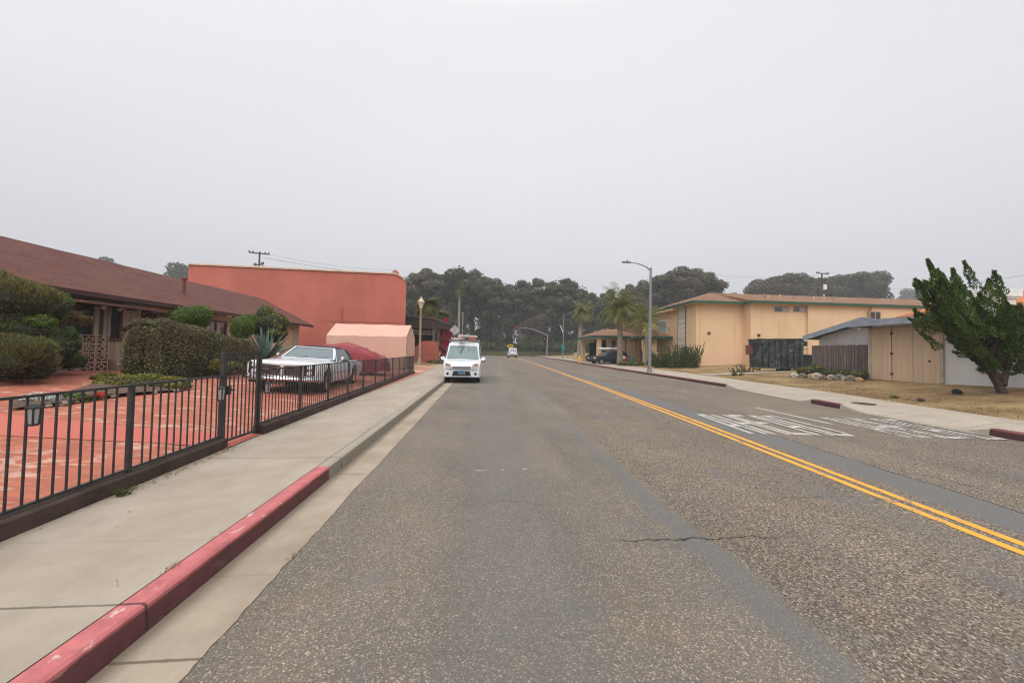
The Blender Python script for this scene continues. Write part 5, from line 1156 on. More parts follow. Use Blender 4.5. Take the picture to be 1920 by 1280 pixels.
# ------------------------------------------------------------------ entrance wing and porch roof
ew = thing('entrance_wing', (24, 49, .7), 'yellow two-storey wing set back behind the porch roof and palms', 'building')
mb = MB(); mb.box(-1.2, 16, 2, 14, -.6, 6.3); mb.build('wall', yelst2, ew)
mb = MB(); mb.box(-1.26,-1.2, 3, 13, .0, 5.3); mb.add([(-1.9,1.4,6.3),(17,1.4,6.3),(17,14.6,6.3),(-1.9,14.6,6.3),(4,8,7.6),(17,8,7.6)], [(0,1,5,4),(0,4,3),(3,4,5,2)]); rr = mb.build('roof', shingR, ew)
mb = MB(); mb.bar((-1.9,1.4,6.22),(17,1.4,6.22),.1,.22); mb.bar((-1.9,1.4,6.22),(-1.9,14.6,6.22),.1,.22); mb.build('fascia', green, rr)
mb = MB(); mb.box(4,6,1.95,2.0,2.9,4.2); mb.build('window', glass, ew)
pc = thing('porch_canopy', (16.5, 46.5, .5), 'low hipped entrance canopy with green fascia on yellow columns', 'canopy'); PO = Vector(pc.location)
def zc_(x): return x
c0 = at(1092, 628, 48)-PO; c1 = at(1216, 628, 43)-PO
X0, X1, Y0, Y1, CZ = c0.x, c1.x, -3.2, 5.0, 3.15
mb = MB(); mb.add([(X0,Y0,CZ),(X1,Y0,CZ),(X1,Y1,CZ),(X0,Y1,CZ),(X0+2.6,(Y0+Y1)/2,CZ+1.05),(X1-2.6,(Y0+Y1)/2,CZ+1.05)], [(0,1,5,4),(1,2,5),(2,3,4,5),(3,0,4)]); cr = mb.build('roof', shingR, pc)
mb = MB(); P_ = [(X0,Y0,CZ-.13),(X1,Y0,CZ-.13),(X1,Y1,CZ-.13),(X0,Y1,CZ-.13)]
for a, b in zip(P_, P_[1:]+P_[:1]): mb.bar(a, b, .1, .3)
mb.build('fascia', green, cr)
mb = MB(); mb.box(X0+.06,X1-.06,Y0+.06,Y1-.06,CZ-.26,CZ-.2); mb.build('soffit', yelst2, cr)
for x, y in ((X0+.9,Y0+.5),(X0+.9,Y1-.6),(X0+2.5,Y0+1.6),((X0+X1)/2+1.3,Y0+.5),(X1-1.6,Y0+.5),(X1-.9,Y1-.6)):
    mb = MB(); mb.box(x-.24,x+.24,y-.24,y+.24,-.5,CZ-.22); mb.build('column', yelst2, pc)
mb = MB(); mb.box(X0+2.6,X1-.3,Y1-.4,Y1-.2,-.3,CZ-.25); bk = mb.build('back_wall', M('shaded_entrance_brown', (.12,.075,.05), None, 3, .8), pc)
mb = MB(); mb.box(X1-4.8,X1-2.6,Y1-.46,Y1-.41,.9,2.5); mb.build('window', glass, bk)
mb = MB(); mb.box(X1-2.0,X1-.3,Y0+1.8,Y0+1.95,-.3,CZ-.3); mb.build('side_wall', yelst2, pc)
e0 = at(1206, 630, 39.2)-PO; e1 = at(1261, 630, 39.2)-PO; ya_, yb_ = 39.2-46.5, 43-46.5
mb = MB(); mb.add([(e0.x,ya_,3.0),(e1.x,ya_,3.0),(e1.x,yb_,3.0),(e0.x,yb_,3.0),(lerp(e0.x,e1.x,.45),lerp(ya_,yb_,.5),3.85),(lerp(e0.x,e1.x,.65),lerp(ya_,yb_,.5),3.85)], [(0,1,5,4),(1,2,5),(2,3,4,5),(3,0,4)]); cr2 = mb.build('roof', shingR, pc)
mb = MB(); P_ = [(e0.x,ya_,2.88),(e1.x,ya_,2.88),(e1.x,yb_,2.88),(e0.x,yb_,2.88)]
for a, b in zip(P_, P_[1:]+P_[:1]): mb.bar(a, b, .1, .28)
mb.build('fascia', green, cr2)
mb = MB(); mb.box(lerp(e0.x,e1.x,.1), lerp(e0.x,e1.x,.55), ya_+.6, ya_+.9, -.4, 2.76); mb.build('side_wall', yelst2, pc)
# pickup with a pipe rack under the canopy
pk_ = thing('pickup_truck', (17.2, 45.6, .5), 'grey pickup bed with a white pipe rack parked under the porch canopy', 'truck', -PI/2+.2)
mb = MB(); mb.prism([(-.85,-1.4,.45),(-.85,1.5,.45),(-.85,1.5,1.05),(-.85,-1.4,1.05)], (1.7,0,0)); mb.prism([(-.82,1.52,.45),(-.82,3.6,.45),(-.82,3.6,1.0),(-.82,2.9,1.05),(-.82,2.5,1.6),(-.82,1.52,1.62)], (1.64,0,0)); fix(mb.build('body', M('taupe_truck', (.13,.1,.09), None, 4, .5), pk_))
mb = MB()
for x in (-.8,.8):
    for y in (-1.3,.1,1.4): mb.bar((x,y,1.05),(x,y,1.95),.05,.05)
    mb.bar((x,-1.4,1.95),(x,2.6,1.95),.06,.06)
for y in (-1.3,1.4): mb.bar((-.8,y,1.95),(.8,y,1.95),.06,.06)
mb.build('pipe_rack', white, pk_)
for y in (-.7, 2.7):
    for s in (-1, 1): wheel(pk_, (s*.78, y, .36), .36, .22, 'alloy', s)
# heap of bagged things, green bin, gate, side shrubs
hp = thing('fabric_heap', on(1180, 680, zr), 'heap of red, white and dark fabric beside the large palm trunk', 'heap'); hp.location = (15.9, 40.6, zr(15.9, 40.6))
for i, (m_, x, z, r) in enumerate(((white, -.25, .75, .3), (M('red_fabric', (.4,.05,.04), None, 5, .8), .2, .6, .32), (M('navy_fabric', (.03,.04,.12), None, 5, .8), .45, .85, .2), (M('rust_fabric', (.25,.1,.05), None, 5, .8), -.1, .25, .4))):
    mb = MB(); blob(mb, (x, 0, z), (r, r*.8, r*.8), 6, .5); mb.build('bundle', m_, hp)
q = Vector((15.7, 38.4, 0)); q.z = zr(q.x, q.y); bn = thing('waste_bin', q, 'small green waste bin among the low shrubs by the palms', 'bin'); gm = M('bin_green', (.02,.13,.09), None, 4, .5)
mb = MB(); mb.lathe([(.2,0),(.26,.75),(.24,.76),(.01,.7)], 10); mb.build('body', gm, bn); mb = MB(); mb.lathe([(.28,.76),(.28,.8),(.1,.88),(.01,.89)], 10); mb.build('lid', gm, bn)
gt2 = thing('side_gate', (18.35, 38.6, zr(18.35, 38.6)), 'black barred side gate with a pale cap beside the dark shrub bed', 'gate')
mb = MB()
for i in range(8): mb.bar((-.35+i*.1,0,0),(-.35+i*.1,0,1.2),.03,.03)
mb.build('bars', iron, gt2); mb = MB(); mb.box(-.42,.42,-.06,.06,1.2,1.3); mb.build('top_cap', cream, gt2)
mb = MB(); mb.box(-2.4,2.4,-.2,.2,-.4,.95); q = at(1105, 662, 56); tag(mb.build('garden_wall', M('cream_wall', (.5,.4,.27), None, 2, .8), loc=(q.x, 56, .6)), 'short cream garden wall beyond the yellow hydrant', 'wall')
mt = thing('utility_cabinet', (at(1150, 670, 58).x, 58, .6), 'small pale blue cabinet by the shrubs left of the porch canopy', 'cabinet'); mb = MB(); mb.box(-5.2,-4.5,-.3,.3,0,1.3); mb.build('body', M('pale_blue_cabinet', (.2,.33,.36), None, 4, .5), mt); mb = MB(); mb.box(-5.25,-4.45,-.35,.35,1.3,1.36); mb.build('lid', conc, mt)
# ------------------------------------------------------------------ right-hand palms and shrubs
q = on(1163, 680, zr); q = Vector((at(1163, 600, 40).x, 40, 0)); q.z = zr(q.x, 40)
palm('large feather palm with a pale ringed trunk beside the dark blue car', q, at(1166, 580, 40).z-q.z, 3.3, 96, LF['palm'], tr=.27, droop=1.6, group='palms by the apartments', wd=.035, dry=10, up=.62)
q = Vector((at(1086, 600, 56).x, 56, .6)); palm('trimmed leaning palm with a grey skirt left of the porch canopy', q, at(1092, 585, 56).z-.6, 2.7, 60, LF['palm'], lean=(.5, 0), tr=.3, droop=1.9, group='palms by the apartments', wd=.04, dry=14)
q = Vector((at(1212, 650, 37.5).x, 37.5, 0)); q.z = zr(q.x, 37.5); palm('young yellow-green palm with arching fronds behind the silver street light', q, at(1214, 607, 37.5).z-q.z, 2.8, 30, LF['palmy'], tr=.14, droop=1.5, group='palms by the apartments', wd=.035)
q = Vector((at(1200, 650, 43).x, 43, 0)); q.z = zr(q.x, 43); palm('slender yellowing palm crowding the large feather palm', q, at(1196, 590, 43).z-q.z, 1.9, 24, LF['palmy'], tr=.12, droop=1.4, group='palms by the apartments', wd=.035)
def twig_bush(name, label, c, n, h, spread, mat, l=.07, group=None):
    o = thing(name, c, label, 'shrub', group=group); mb, sb_ = MB(), MB()
    for i in range(n):
        x, y = RND.uniform(-spread, spread), RND.uniform(-.5, .5); hh = h*RND.uniform(.55, 1.15); tip = Vector((x*1.25+RND.uniform(-.4,.4), y, hh)); b0 = Vector((x*.7, y*.6, -.1)); sb_.tube([b0, b0.lerp(tip, .5)+rv()*.05, tip], [.025,.018,.006], 5)
        for k in range(46):
            t_ = RND.uniform(.05, 1.03); p = b0.lerp(tip, t_)+rv()*.13*(1.15-t_); leaf(mb, p, (rv()+Vector((0,0,.4))).normalized(), l*RND.uniform(.6,1.2), l*.4)
    mb.build('foliage', mat, o); sb_.build('stem', bark, o); return o
for u, Y, n, h, sp_, lb in ((1240, 34.5, 46, 1.5, .9, 'dark wispy shrub nearest the silver street light'), (1270, 33.2, 56, 1.9, 1.1, 'tall dark wispy shrub in front of the pale lap siding'), (1297, 32.6, 46, 1.95, .7, 'dark wispy shrub against the corner of the apartment building')):
    q = Vector((at(u, 680, Y).x, Y, 0)); q.z = zr(q.x, Y); twig_bush('wispy_shrub', lb, q, n, h, sp_, LF['dark'], .1, 'wispy shrubs by the apartment corner')
for u, Y, pf, m_, lb in ((1175, 38.5, [(0,0,.1,1.0,.6,.35),(1.2,-.4,.05,.9,.5,.35)], 'mixed', 'low green shrubs at the foot of the large palm'), (1130, 52, [(0,0,.5,1.2,1,.9),(-1.4,0,.4,1,.8,.8)], 'dark', 'dark shrub left of the porch canopy columns'), (1110, 50, [(0,0,.3,.9,.8,.7)], 'mauve', 'mauve-red shrub behind the yellow hydrant'), (1140, 47.5, [(0,0,.3,.5,.5,.6)], 'dark', 'dark shrub between the first porch canopy columns'), (1225, 37, [(0,0,.3,.8,.6,.55)], 'dark', 'dark low shrub behind the silver street light pole')):
    q = Vector((at(u, 670, Y).x, Y, 0)); q.z = zr(q.x, Y); shrub('low_shrub', lb, q, pf, LF[m_], 900, .1, .045, 'shrubs round the far canopy', stem=False)
# ------------------------------------------------------------------ cottage with tan doors, dumpster, board fence
XD = 18.4; zs_ = .6
ct = thing('cottage', (XD, 15, zs_), 'low white cottage with tan plywood doors and blue-grey roof edge on the right', 'house'); TO = Vector(ct.location)
def tl(x, y, z): return (x-TO.x, y-TO.y, z-TO.z)
def tbox(mb, x0, x1, y0, y1, z0, z1): mb.box(x0-TO.x, x1-TO.x, y0-TO.y, y1-TO.y, z0-TO.z, z1-TO.z)
D = [atx(1634, 640, XD).y, atx(1713, 640, XD).y, atx(1764, 640, XD).y]; DT = 2.98
mb = MB(); tbox(mb, XD+.03, 27, 6.0, D[0]-.02, .2, DT+.15); tbox(mb, XD+.62, 27, D[0]-.02, D[0]+3.4, .2, 2.6); mb.build('wall', wwall, ct)
for a, b in ((D[0], D[1]), (D[1], D[2])):
    mb = MB(); tbox(mb, XD-.03, XD+.03, b+.02, a-.02, zs_-.02, DT); dr = mb.build('door', tanb, ct)
    if a == D[0]:
        for k in (.12, .5, .88):
            mb = MB(); ym = lerp(a, b, .52); tbox(mb, XD-.055, XD-.03, ym-.05, ym+.05, lerp(zs_, DT, k)-.05, lerp(zs_, DT, k)+.05); mb.build('hinge', M('rusty_hinge', (.1,.04,.025), None, 5, .8) if 'rusty_hinge' not in bpy.data.materials else bpy.data.materials['rusty_hinge'], dr)
        mb = MB(); ym = lerp(a, b, .52); tbox(mb, XD-.034, XD-.03, ym-.012, ym+.012, zs_, DT); mb.build('door_seam', trimbr, dr)
    else:
        mb = MB(); ym = lerp(a, b, .62); tbox(mb, XD-.06, XD-.03, ym-.03, ym+.03, 1.45, 1.53); mb.build('handle', trimbr, dr)
mb = MB(); tbox(mb, XD-.04, XD+.04, D[1]-.03, D[1]+.03, zs_, DT); tbox(mb, XD-.045, XD+.05, D[0]-.02, D[0]+.12, zs_, DT); tbox(mb, XD-.04, XD+.04, D[2]-.1, D[2]+.02, zs_, DT); mb.build('door_frame', M('pale_trim', (.4,.34,.27), None, 5, .7), ct)
# flat front roof with a broad fascia, and the low gable behind
f0 = atx(1594, 612, XD-.7); f1 = atx(1765, 602, XD-.7)
mb = MB(); tbox(mb, XD-.7, 24, 5.6, f0.y, DT+.14, DT+.32); rf = mb.build('roof', dkroof, ct)
mb = MB(); tbox(mb, XD-.78, XD-.7, 5.6, f0.y+.06, DT+.06, DT+.34); tbox(mb, XD-.7, 22, f0.y, f0.y+.06, DT+.06, DT+.33); mb.build('fascia', bluegrey, rf)
XG = XD+.1; pk2 = atx(1617, 597, XG); lo_ = atx(1507, 632, XG); rlo = Vector((XG, 2*pk2.y-lo_.y, lo_.z))
for A_, B_ in ((lo_, pk2), (pk2, rlo)):
    mb = MB(); q = [tl(XG, A_.y, A_.z), tl(XG, B_.y, B_.z), tl(30, B_.y, B_.z), tl(30, A_.y, A_.z)]; mb.prism(q, (0,0,-.14)); g3 = fix(mb.build('roof', dkroof, ct))
    mb = MB(); mb.bar(tl(XG-.03, A_.y, A_.z-.06), tl(XG-.03, B_.y, B_.z-.06), .07, .26); mb.build('bargeboard', bluegrey, g3)
mb = MB(); y_a = atx(1539, 640, XD+.6).y; mb.add([tl(XD+.6, D[0]-.5, .3), tl(XD+.6, y_a, .3), tl(XD+.6, y_a, lerp(lo_.z, pk2.z, .3)-.14), tl(XD+.6, pk2.y, pk2.z-.14), tl(XD+.6, D[0]-.5, pk2.z-.2)], [(0,1,2,3,4)]); mb.build('gable_wall', wwall, ct)
mb = MB(); q = atx(1607, 609, XD-.5); mb.lathe([(.05,0),(.09,.1),(.07,.16),(.01,.17)], 8, tl(q.x+.2, f0.y-.1, DT-.1)); mb.build('flood_lamp', white, ct)
bf = thing('board_fence', (XD+.25, 18, .6), 'weathered grey-brown board fence left of the tan cottage doors', 'fence'); y_a, y_b = D[0]+.12, atx(1526, 660, XD+.25).y
mb = MB(); yy = y_a-18
while yy < y_b-18: hh = 1.62+RND.uniform(-.02,.02); mb.box(-.012, .012, yy, yy+.134, -.35, hh); yy += .14
mb.build('board_panel', greyfence, bf)
for y in frange(y_a-18+.05, y_b-18, 1.2): mb = MB(); mb.box(.02,.11,y-.045,y+.045,-.4,1.55); mb.build('post', greyfence, bf)
mb = MB(); mb.box(-.02,.02,0,1.6,-.3,1.62); b2 = mb.build('return_panel', m_boards('weathered_boards_x', (.15,.115,.1), (.085,.065,.06), .14, 0, .25), bf); b2.location = (.05, y_b-18, 0); b2.rotation_euler.z = -PI/2
# black roll-off dumpster
p0 = at(1424, 660, 24.5); p1 = at(1506, 660, 24.5); dz = zr(p0.x+2, 24.5)
dm = thing('dumpster', (p0.x, 24.5, dz), 'battered black steel dumpster trailer in front of the yellow apartment wall', 'dumpster'); L_ = p1.x-p0.x
def m_dump():
    g = NG('battered_black_steel'); v = g.pos(); n = g.noise(g.vmul(v, (1, 1, 1.3)), 2.6, 6, .7); n2 = g.noise(v, 7., 4, .7)
    col = g.ramp(g.math('ADD', g.math('MULTIPLY', n, .65), g.math('MULTIPLY', n2, .35)), [(.4, (.012,.014,.014)), (.5, (.03,.034,.034)), (.58, (.07,.078,.078)), (.66, (.26,.28,.28))]); return g.finish(col, .5, g.bump(n2, .2, .02), spec=.4)
dmm = m_dump(); ht = at(1460, 637, 24.5).z-dz
mb = MB(); mb.add([(0,0,ht*.08),(L_,0,ht*.08),(L_,.95,ht*.08),(0,.95,ht*.08),(-.1,-.03,ht-.0),(L_+.02,-.03,ht+.08),(L_+.02,.95,ht+.08),(-.1,.95,ht)], [(0,3,2,1),(0,1,5,4),(1,2,6,5),(2,3,7,6),(3,0,4,7)]); mb.build('body', dmm, dm)
for i in range(7):
    x = L_*(i+.5)/7; mb = MB(); mb.bar((x,-.05,ht*.1), (x,-.07,ht-.04), .07, .07, upv=(0,1,0)); mb.build('rib', dmm, dm)
mb = MB(); mb.bar((-.14,-.06,ht), (L_+.05,-.06,ht+.08), .12, .1); mb.bar((-.1,-.06,ht), (-.1,.95,ht), .1, .1); mb.bar((-.05,-.05,ht*.1), (L_,-.05,ht*.1), .12, .14); mb.build('rim_rail', dmm, dm)
mb = MB()
for x in (.5, 1.1, 1.7, 2.2): mb.box(x*L_/2.6, x*L_/2.6+.28, .1, .5, ht-.02, ht+.1)
mb.build('pale_load', white, dm)
mb = MB(); mb.box(-.4,-.06,.55,.85,ht*.5,ht*.82); mb.build('rust_bracket', trimred, dm)
mb = MB(); mb.bar((.2,.2,.05),(-.45,.0,.12),.1,.1); mb.bar((-.45,.05,-.25),(-.45,.0,.2),.06,.06); mb.build('drawbar', trimbr, dm)
for y in (.15, .8):
    for xx in (L_*.66,): wheel(dm, (xx, y, .16), .26, .2, 'alloy', -1)
mb = MB(); mb.box(0,1.0,0,.8,0,1.05); sk = thing('black_bin', (p1.x+.08, 24.6, dz-.0), 'dark blue-black wheeled bin between the dumpster and the board fence', 'bin'); mb.build('body', M('navy_bin', (.02,.025,.035), None, 5, .5), sk); mb = MB(); mb.prism([(-.04,-.05,1.05),(1.04,-.05,1.05),(1.04,.85,1.15),(-.04,.85,1.15)], (0,0,.05)); mb.build('lid', blackm, sk)
q = at(1510, 644, 33.4); bx = thing('meter_box', (q.x, 33.5, q.z-.3), 'small white framed vent on the apartment wall beside the dumpster', 'vent'); mb = MB(); mb.box(-.35,.35,-.06,0,-.1,.7); mb.build('frame', white, bx); mb = MB(); mb.box(-.2,.2,-.075,-.061,.05,.55); mb.build('opening', blackm, bx)
# rocks and low plants before the board fence
rk_c = {'pale': M('pale_rock', (.48,.42,.33), (.34,.29,.23), 4, .9, .5, 12), 'ochre': M('ochre_rock', (.45,.3,.13), (.34,.22,.1), 4, .9, .5, 12), 'grey': M('grey_rock', (.19,.175,.155), (.12,.11,.1), 4, .9, .5, 12), 'pink': M('pinkish_rock', (.38,.27,.21), (.28,.2,.16), 4, .9, .5, 12)}
k = 0
for u, v, r, c, lb in ((1492,694,.2,'pale','large pale boulder at the left end of the rock row'),(1485,699,.12,'grey','small dark boulder below the leftmost pale boulder'),(1507,696,.2,'grey','broad grey boulder right of the leftmost pale boulder'),(1524,693,.2,'ochre','ochre boulder near the middle of the rock row'),(1534,697,.24,'pale','buff boulder right of the ochre boulder'),(1546,698,.16,'grey','dark grey boulder past the buff boulder'),(1561,695,.2,'pink','pinkish boulder in the rock row'),(1563,701,.12,'pale','little pale boulder under the pinkish boulder'),(1577,698,.24,'grey','wide grey boulder right of the pinkish boulder'),(1583,695,.14,'pale','white-topped boulder on the wide grey boulder'),(1597,698,.22,'grey','last large grey boulder before the tan doors'),(1612,696,.15,'ochre','yellow boulder at the right end of the rock row')):
    q = on(u, v+4, zr); mb = MB(); blob(mb, (0,0,0), (r*1.25, r, r*.85), 6, .5); q.x = min(q.x, XD-.5) if 0 else q.x
    d_ = ray(u, v+4); t_ = 17.6/d_.x if d_.x*1 > 0 else 1; q = Vector((17.6, d_.y*t_, zr(17.6, d_.y*t_)+r*.35)); tag(mb.build('boulder', rk_c[c], loc=q), lb, 'boulder', 'boulders in front of the board fence')
for u, pf, lb, m_ in ((1512, [(0,0,.25,.4,.6,.35)], 'yellow-green tuft behind the leftmost boulders', 'yellow'), (1532, [(0,0,.3,.45,.6,.4)], 'larger green shrub behind the ochre boulder', 'mixed'), (1552, [(0,0,.15,.3,.4,.25)], 'small dark tuft behind the pinkish boulder', 'dark'), (1585, [(0,0,.25,.4,.6,.3)], 'olive shrub in front of the weathered fence boards', 'olive'), (1612, [(0,0,.2,.3,.4,.3)], 'brownish shrub next to the tan doors', 'olive')):
    d_ = ray(u, 690); t_ = 18.05/d_.x; y = d_.y*t_; shrub('low_plant', lb, (18.0, y, zr(18.0, y)), pf, LF[m_], 700, .06, .02, 'plants in front of the board fence', stem=False)
mb = MB(); blob(mb, (0,0,.04), (.14,.12,.12), 6, .5); q = on(1795, 738, zr); tag(mb.build('dark_rock', blackm, loc=q), 'black rock lying on the dry lawn beside the windswept tree', 'rock')
mb = MB(); blob(mb, (0,0,.03), (.1,.09,.07), 6, .5); q = on(1727, 752, zr); tag(mb.build('dark_rock', trimbr, loc=q), 'small dark brown rock near the pavement on the dry lawn', 'rock')
q = on(1678, 746, zr); mb = MB()
for i in range(60): needle(mb, Vector((RND.uniform(-.1,.1), RND.uniform(-.1,.1), 0)), (Vector((0,0,1))+rv()*.7).normalized(), RND.uniform(.06,.16), .01)
tag(mb.build('weed', LF['weed'], loc=q), 'single green weed on the dry lawn', 'weed')
q = on(1381, 704, zr); twig_bush('twiggy_weed', 'small weedy bush at the concrete path on the dry lot', q, 9, .5, .2, LF['mixed'], .05)
q = on(1400, 690, zr); q = Vector((at(1398, 688, 25.2).x, 25.2, 0)); q.z = zr(q.x, q.y); twig_bush('twiggy_weed', 'dry twiggy bush left of the black dumpster', q, 10, .55, .35, LF['palmdry'], .06)
mb = MB(); mb.lathe([(.001,0),(.3,.0),(.3,.006),(.001,.008)], 16); q = on(1619, 756.5, lambda x, y: .15); tag(mb.build('manhole_cover', dkcon, loc=(q.x, q.y, .153)), 'small dark utility cover set in the right pavement', 'cover')
# ------------------------------------------------------------------ windswept juniper
jb = on(1880, 737, zr); jn = thing('windswept_tree', jb, 'dark windswept juniper leaning left over the dry lawn', 'tree')
dpt = (jb-Vector((0,0,H))).dot(fw); S_ = dpt/F
def jl(u, v, w=0.): return rt*((u-1880)*S_)+up*((737-v)*S_)+fw*w
tm = MB()
tm.tube([jl(1884,745), jl(1876,722,.05), jl(1862,700,.05), jl(1840,672,0)], [.135,.1,.085,.07], 9)
tm.tube([jl(1880,722), jl(1893,700,.1), jl(1905,668,.2), jl(1900,630,.3)], [.1,.08,.07,.05], 8)
tm.tube([jl(1874,712), jl(1884,706,.15), jl(1891,703,.2)], [.1,.09,.05], 7)
LIMB = [([(1862,700),(1835,683),(1808,662),(1780,640)], .09, -.5), ([(1840,672),(1822,640),(1800,600),(1775,560)], .1, .1), ([(1840,672),(1838,620),(1822,570),(1808,530)], .1, .5), ([(1850,680),(1868,640),(1872,600),(1862,570)], .09, -.2), ([(1905,668),(1925,640),(1935,610),(1920,580)], .08, .3), ([(1822,640),(1790,620),(1760,607),(1735,598)], .07, -.3), ([(1893,690),(1880,672),(1870,655)], .06, .5), ([(1800,600),(1775,570),(1768,540)], .05, .5)]
for pts, r, w in LIMB: tm.tube([jl(u, v, w*i/3) for i, (u, v) in enumerate(pts)], [r*(1-.25*i) for i in range(len(pts))], 7)
tm.build('trunk', M('juniper_bark', (.045,.03,.025), (.075,.05,.04), 9, .95, .6, 30), jn)
fm = MB(); KEEP = RND; RND = random.Random(77)
def plume(b, tip, r):
    ax = tip-b; L_ = ax.length; n = int(640*L_*max(.4, r/.2)*1.3)
    for _ in range(n):
        t_ = RND.random()**.8; rad = r*(1-t_)**1.05*(1+.35*math.sin(t_*11+b.x*5))*(.35+.65*min(1,t_*4)); d = rv(); d = (d-ax*(d.dot(ax)/L_**2)); d = d.normalized() if d.length > .05 else Vector((0,0,1))
        p = b+ax*t_+d*rad*RND.uniform(.6,1.05); nd = (ax.normalized()*1.15+d*.6+rv()*.25).normalized()
        s_ = nd.orthogonal().normalized(); s_ = Matrix.Rotation(RND.uniform(0,2*PI),3,nd) @ s_; w_ = RND.uniform(.008,.016); l = RND.uniform(.05,.12); m_ = p+nd*l*.5
        fm.add([p, m_+s_*w_, p+nd*l, m_-s_*w_], [(0,1,2,3)])
TIPS = [((1812,648),(1766,612),.24,-.2),((1798,630),(1745,600),.22,-.2),((1780,614),(1728,592),.18,-.25),((1808,622),(1764,588),.24,.1),((1798,600),(1752,572),.24,.1),((1812,590),(1772,545),.24,.3),((1830,630),(1790,600),.26,.2),((1826,665),(1788,640),.2,-.3),((1838,650),(1806,618),.24,.4),((1778,560),(1748,486),.2,.1),((1775,575),(1749,517),.2,-.2),((1790,560),(1783,502),.22,.3),((1800,560),(1766,520),.24,.6),((1822,560),(1813,500),.2,.3),((1838,575),(1845,526),.2,-.1),((1830,560),(1846,545),.18,.5),((1768,600),(1738,562),.2,-.3),((1775,605),(1749,563),.18,.2),((1750,612),(1708,588),.16,-.2),((1770,620),(1730,598),.2,.0),((1790,640),(1745,615),.22,-.4),((1800,655),(1760,632),.2,-.3),((1825,682),(1775,648),.17,-.5),((1848,697),(1800,668),.15,-.4),
 ((1836,600),(1853,556),.18,.2),((1856,625),(1846,575),.24,-.3),((1893,590),(1881,537),.15,.1),((1908,605),(1903,556),.14,.2),((1920,620),(1915,575),.3,.1),((1930,640),(1940,590),.3,.3),((1880,640),(1870,590),.3,.4),((1870,660),(1845,625),.25,-.4),((1900,690),(1875,660),.24,.2),((1915,700),(1895,670),.26,-.2),((1930,700),(1925,660),.3,.2),((1905,702),(1945,690),.2,.3),((1935,660),(1960,620),.3,.2),((1880,682),(1862,650),.2,-.1)]
for a, b, r, w in TIPS: plume(jl(*a, w), jl(*b, w*1.3), r*1.15)
for _ in range(105):      # inner flames filling the crown, kept out of the gap under it
    u, v = RND.uniform(1765, 1925), RND.uniform(535, 668)
    if v-535 < (1800-u)*.9-0 or (1830 < u < 1862 and v > 645) or (u < 1800 and v > 640) or (u > 1840 and v < 606) : continue
    w = RND.uniform(-.9, .9); L_ = RND.uniform(36, 70); an = RND.uniform(1.95, 2.65); plume(jl(u, v, w), jl(u+L_*math.cos(an), v-L_*math.sin(an), w+RND.uniform(-.2,.2)), RND.uniform(.1,.19))
for _ in range(34):
    u, v = RND.uniform(1868, 1935), RND.uniform(612, 696)
    if v > 660 and u < 1880: continue
    w = RND.uniform(-.6, .7); L_ = RND.uniform(30, 55); an = RND.uniform(1.7, 2.6); plume(jl(u, v, w), jl(u+L_*math.cos(an), v-L_*math.sin(an), w), RND.uniform(.12,.2))
for pts, r, w in LIMB[:3]+[([(1866,706),(1845,690),(1825,672)], .1, -.1)]:
    for _ in range(10):
        i = RND.randrange(len(pts)-1); k = RND.random(); u, v = lerp(pts[i][0], pts[i+1][0], k), lerp(pts[i][1], pts[i+1][1], k); plume(jl(u, v, w*.6), jl(u-RND.uniform(8,34), v-RND.uniform(4,20), w), .12)
fm.build('crown', LF['juniper'], jn); RND = KEEP
rfb = at(1912, 632, 13.5); shrub('red_flower_bush', 'bush with bright red flowers behind the windswept juniper', rfb, [(0,0,0,.5,.3,.18)], LF['red'], 900, .05, .03, inner=False)
f2 = thing('board_fence', (17.9, 10.2, .5), 'brown upright board fence behind the juniper trunk at the right edge', 'fence'); mb = MB()
for i in range(16): mb.box(.012*(i % 2), .03+.012*(i % 2), -i*.145-.14, -i*.145, -.2, 1.0+.02*(i % 3))
mb.build('board_panel', m_boards('brown_fence_boards', (.13,.09,.075), (.085,.06,.05), .145, 1, .4), f2)
for i in (0, 8, 15): mb = MB(); mb.box(.05,.14,-i*.145-.1,-i*.145-.01,-.3,1.0); mb.build('post', bark, f2)
# house behind with a white chimney and orange tiles
ch = thing('tiled_house', (34, 21, .6), 'white house with orange tile roof and a white chimney behind the juniper', 'house')
q0 = at(1862, 540, 21)-Vector(ch.location); q1 = at(1905, 600, 21)-Vector(ch.location); wd_ = (q1.x-q0.x)
rl = at(1845, 548, 25)-Vector(ch.location); rg = at(1905, 543, 25)-Vector(ch.location); e = rg.z-1.7
mb = MB(); mb.box(rl.x+.5, rl.x+15, 1.6, 9, -.5, e); mb.build('wall', wwall, ch)
mb = MB(); mb.add([(rl.x-.8,.9,e),(rl.x+15.5,.9,e),(rl.x+15.5,4.2,rg.z),(rl.x+.6,4.2,rg.z),(rl.x-.8,9.4,e),(rl.x+15.5,9.4,e)], [(0,1,2,3),(3,2,5,4),(0,3,4)]); rr = mb.build('roof', m_shingle('orange_tiles', (.52,.19,.085), (.42,.14,.065), (.48,.2,.1), uv='xz', row=.5), ch)
mb = MB(); zt_ = q0.z; mb.box(q0.x, q0.x+wd_, 0, 1.4, -.5, zt_-.35); cm = mb.build('chimney', white, rr)
mb = MB(); mb.box(q0.x-.12, q0.x+wd_+.12, -.12, 1.52, zt_-.62, zt_-.5); mb.box(q0.x-.2, q0.x+wd_+.2, -.2, 1.6, zt_-.5, zt_-.05); mb.build('chimney_cap', white, cm); mb = MB(); mb.box(q0.x+wd_*.42, q0.x+wd_*.78, .3, .9, zt_-.05, zt_+.22); mb.build('flue', conc, cm)
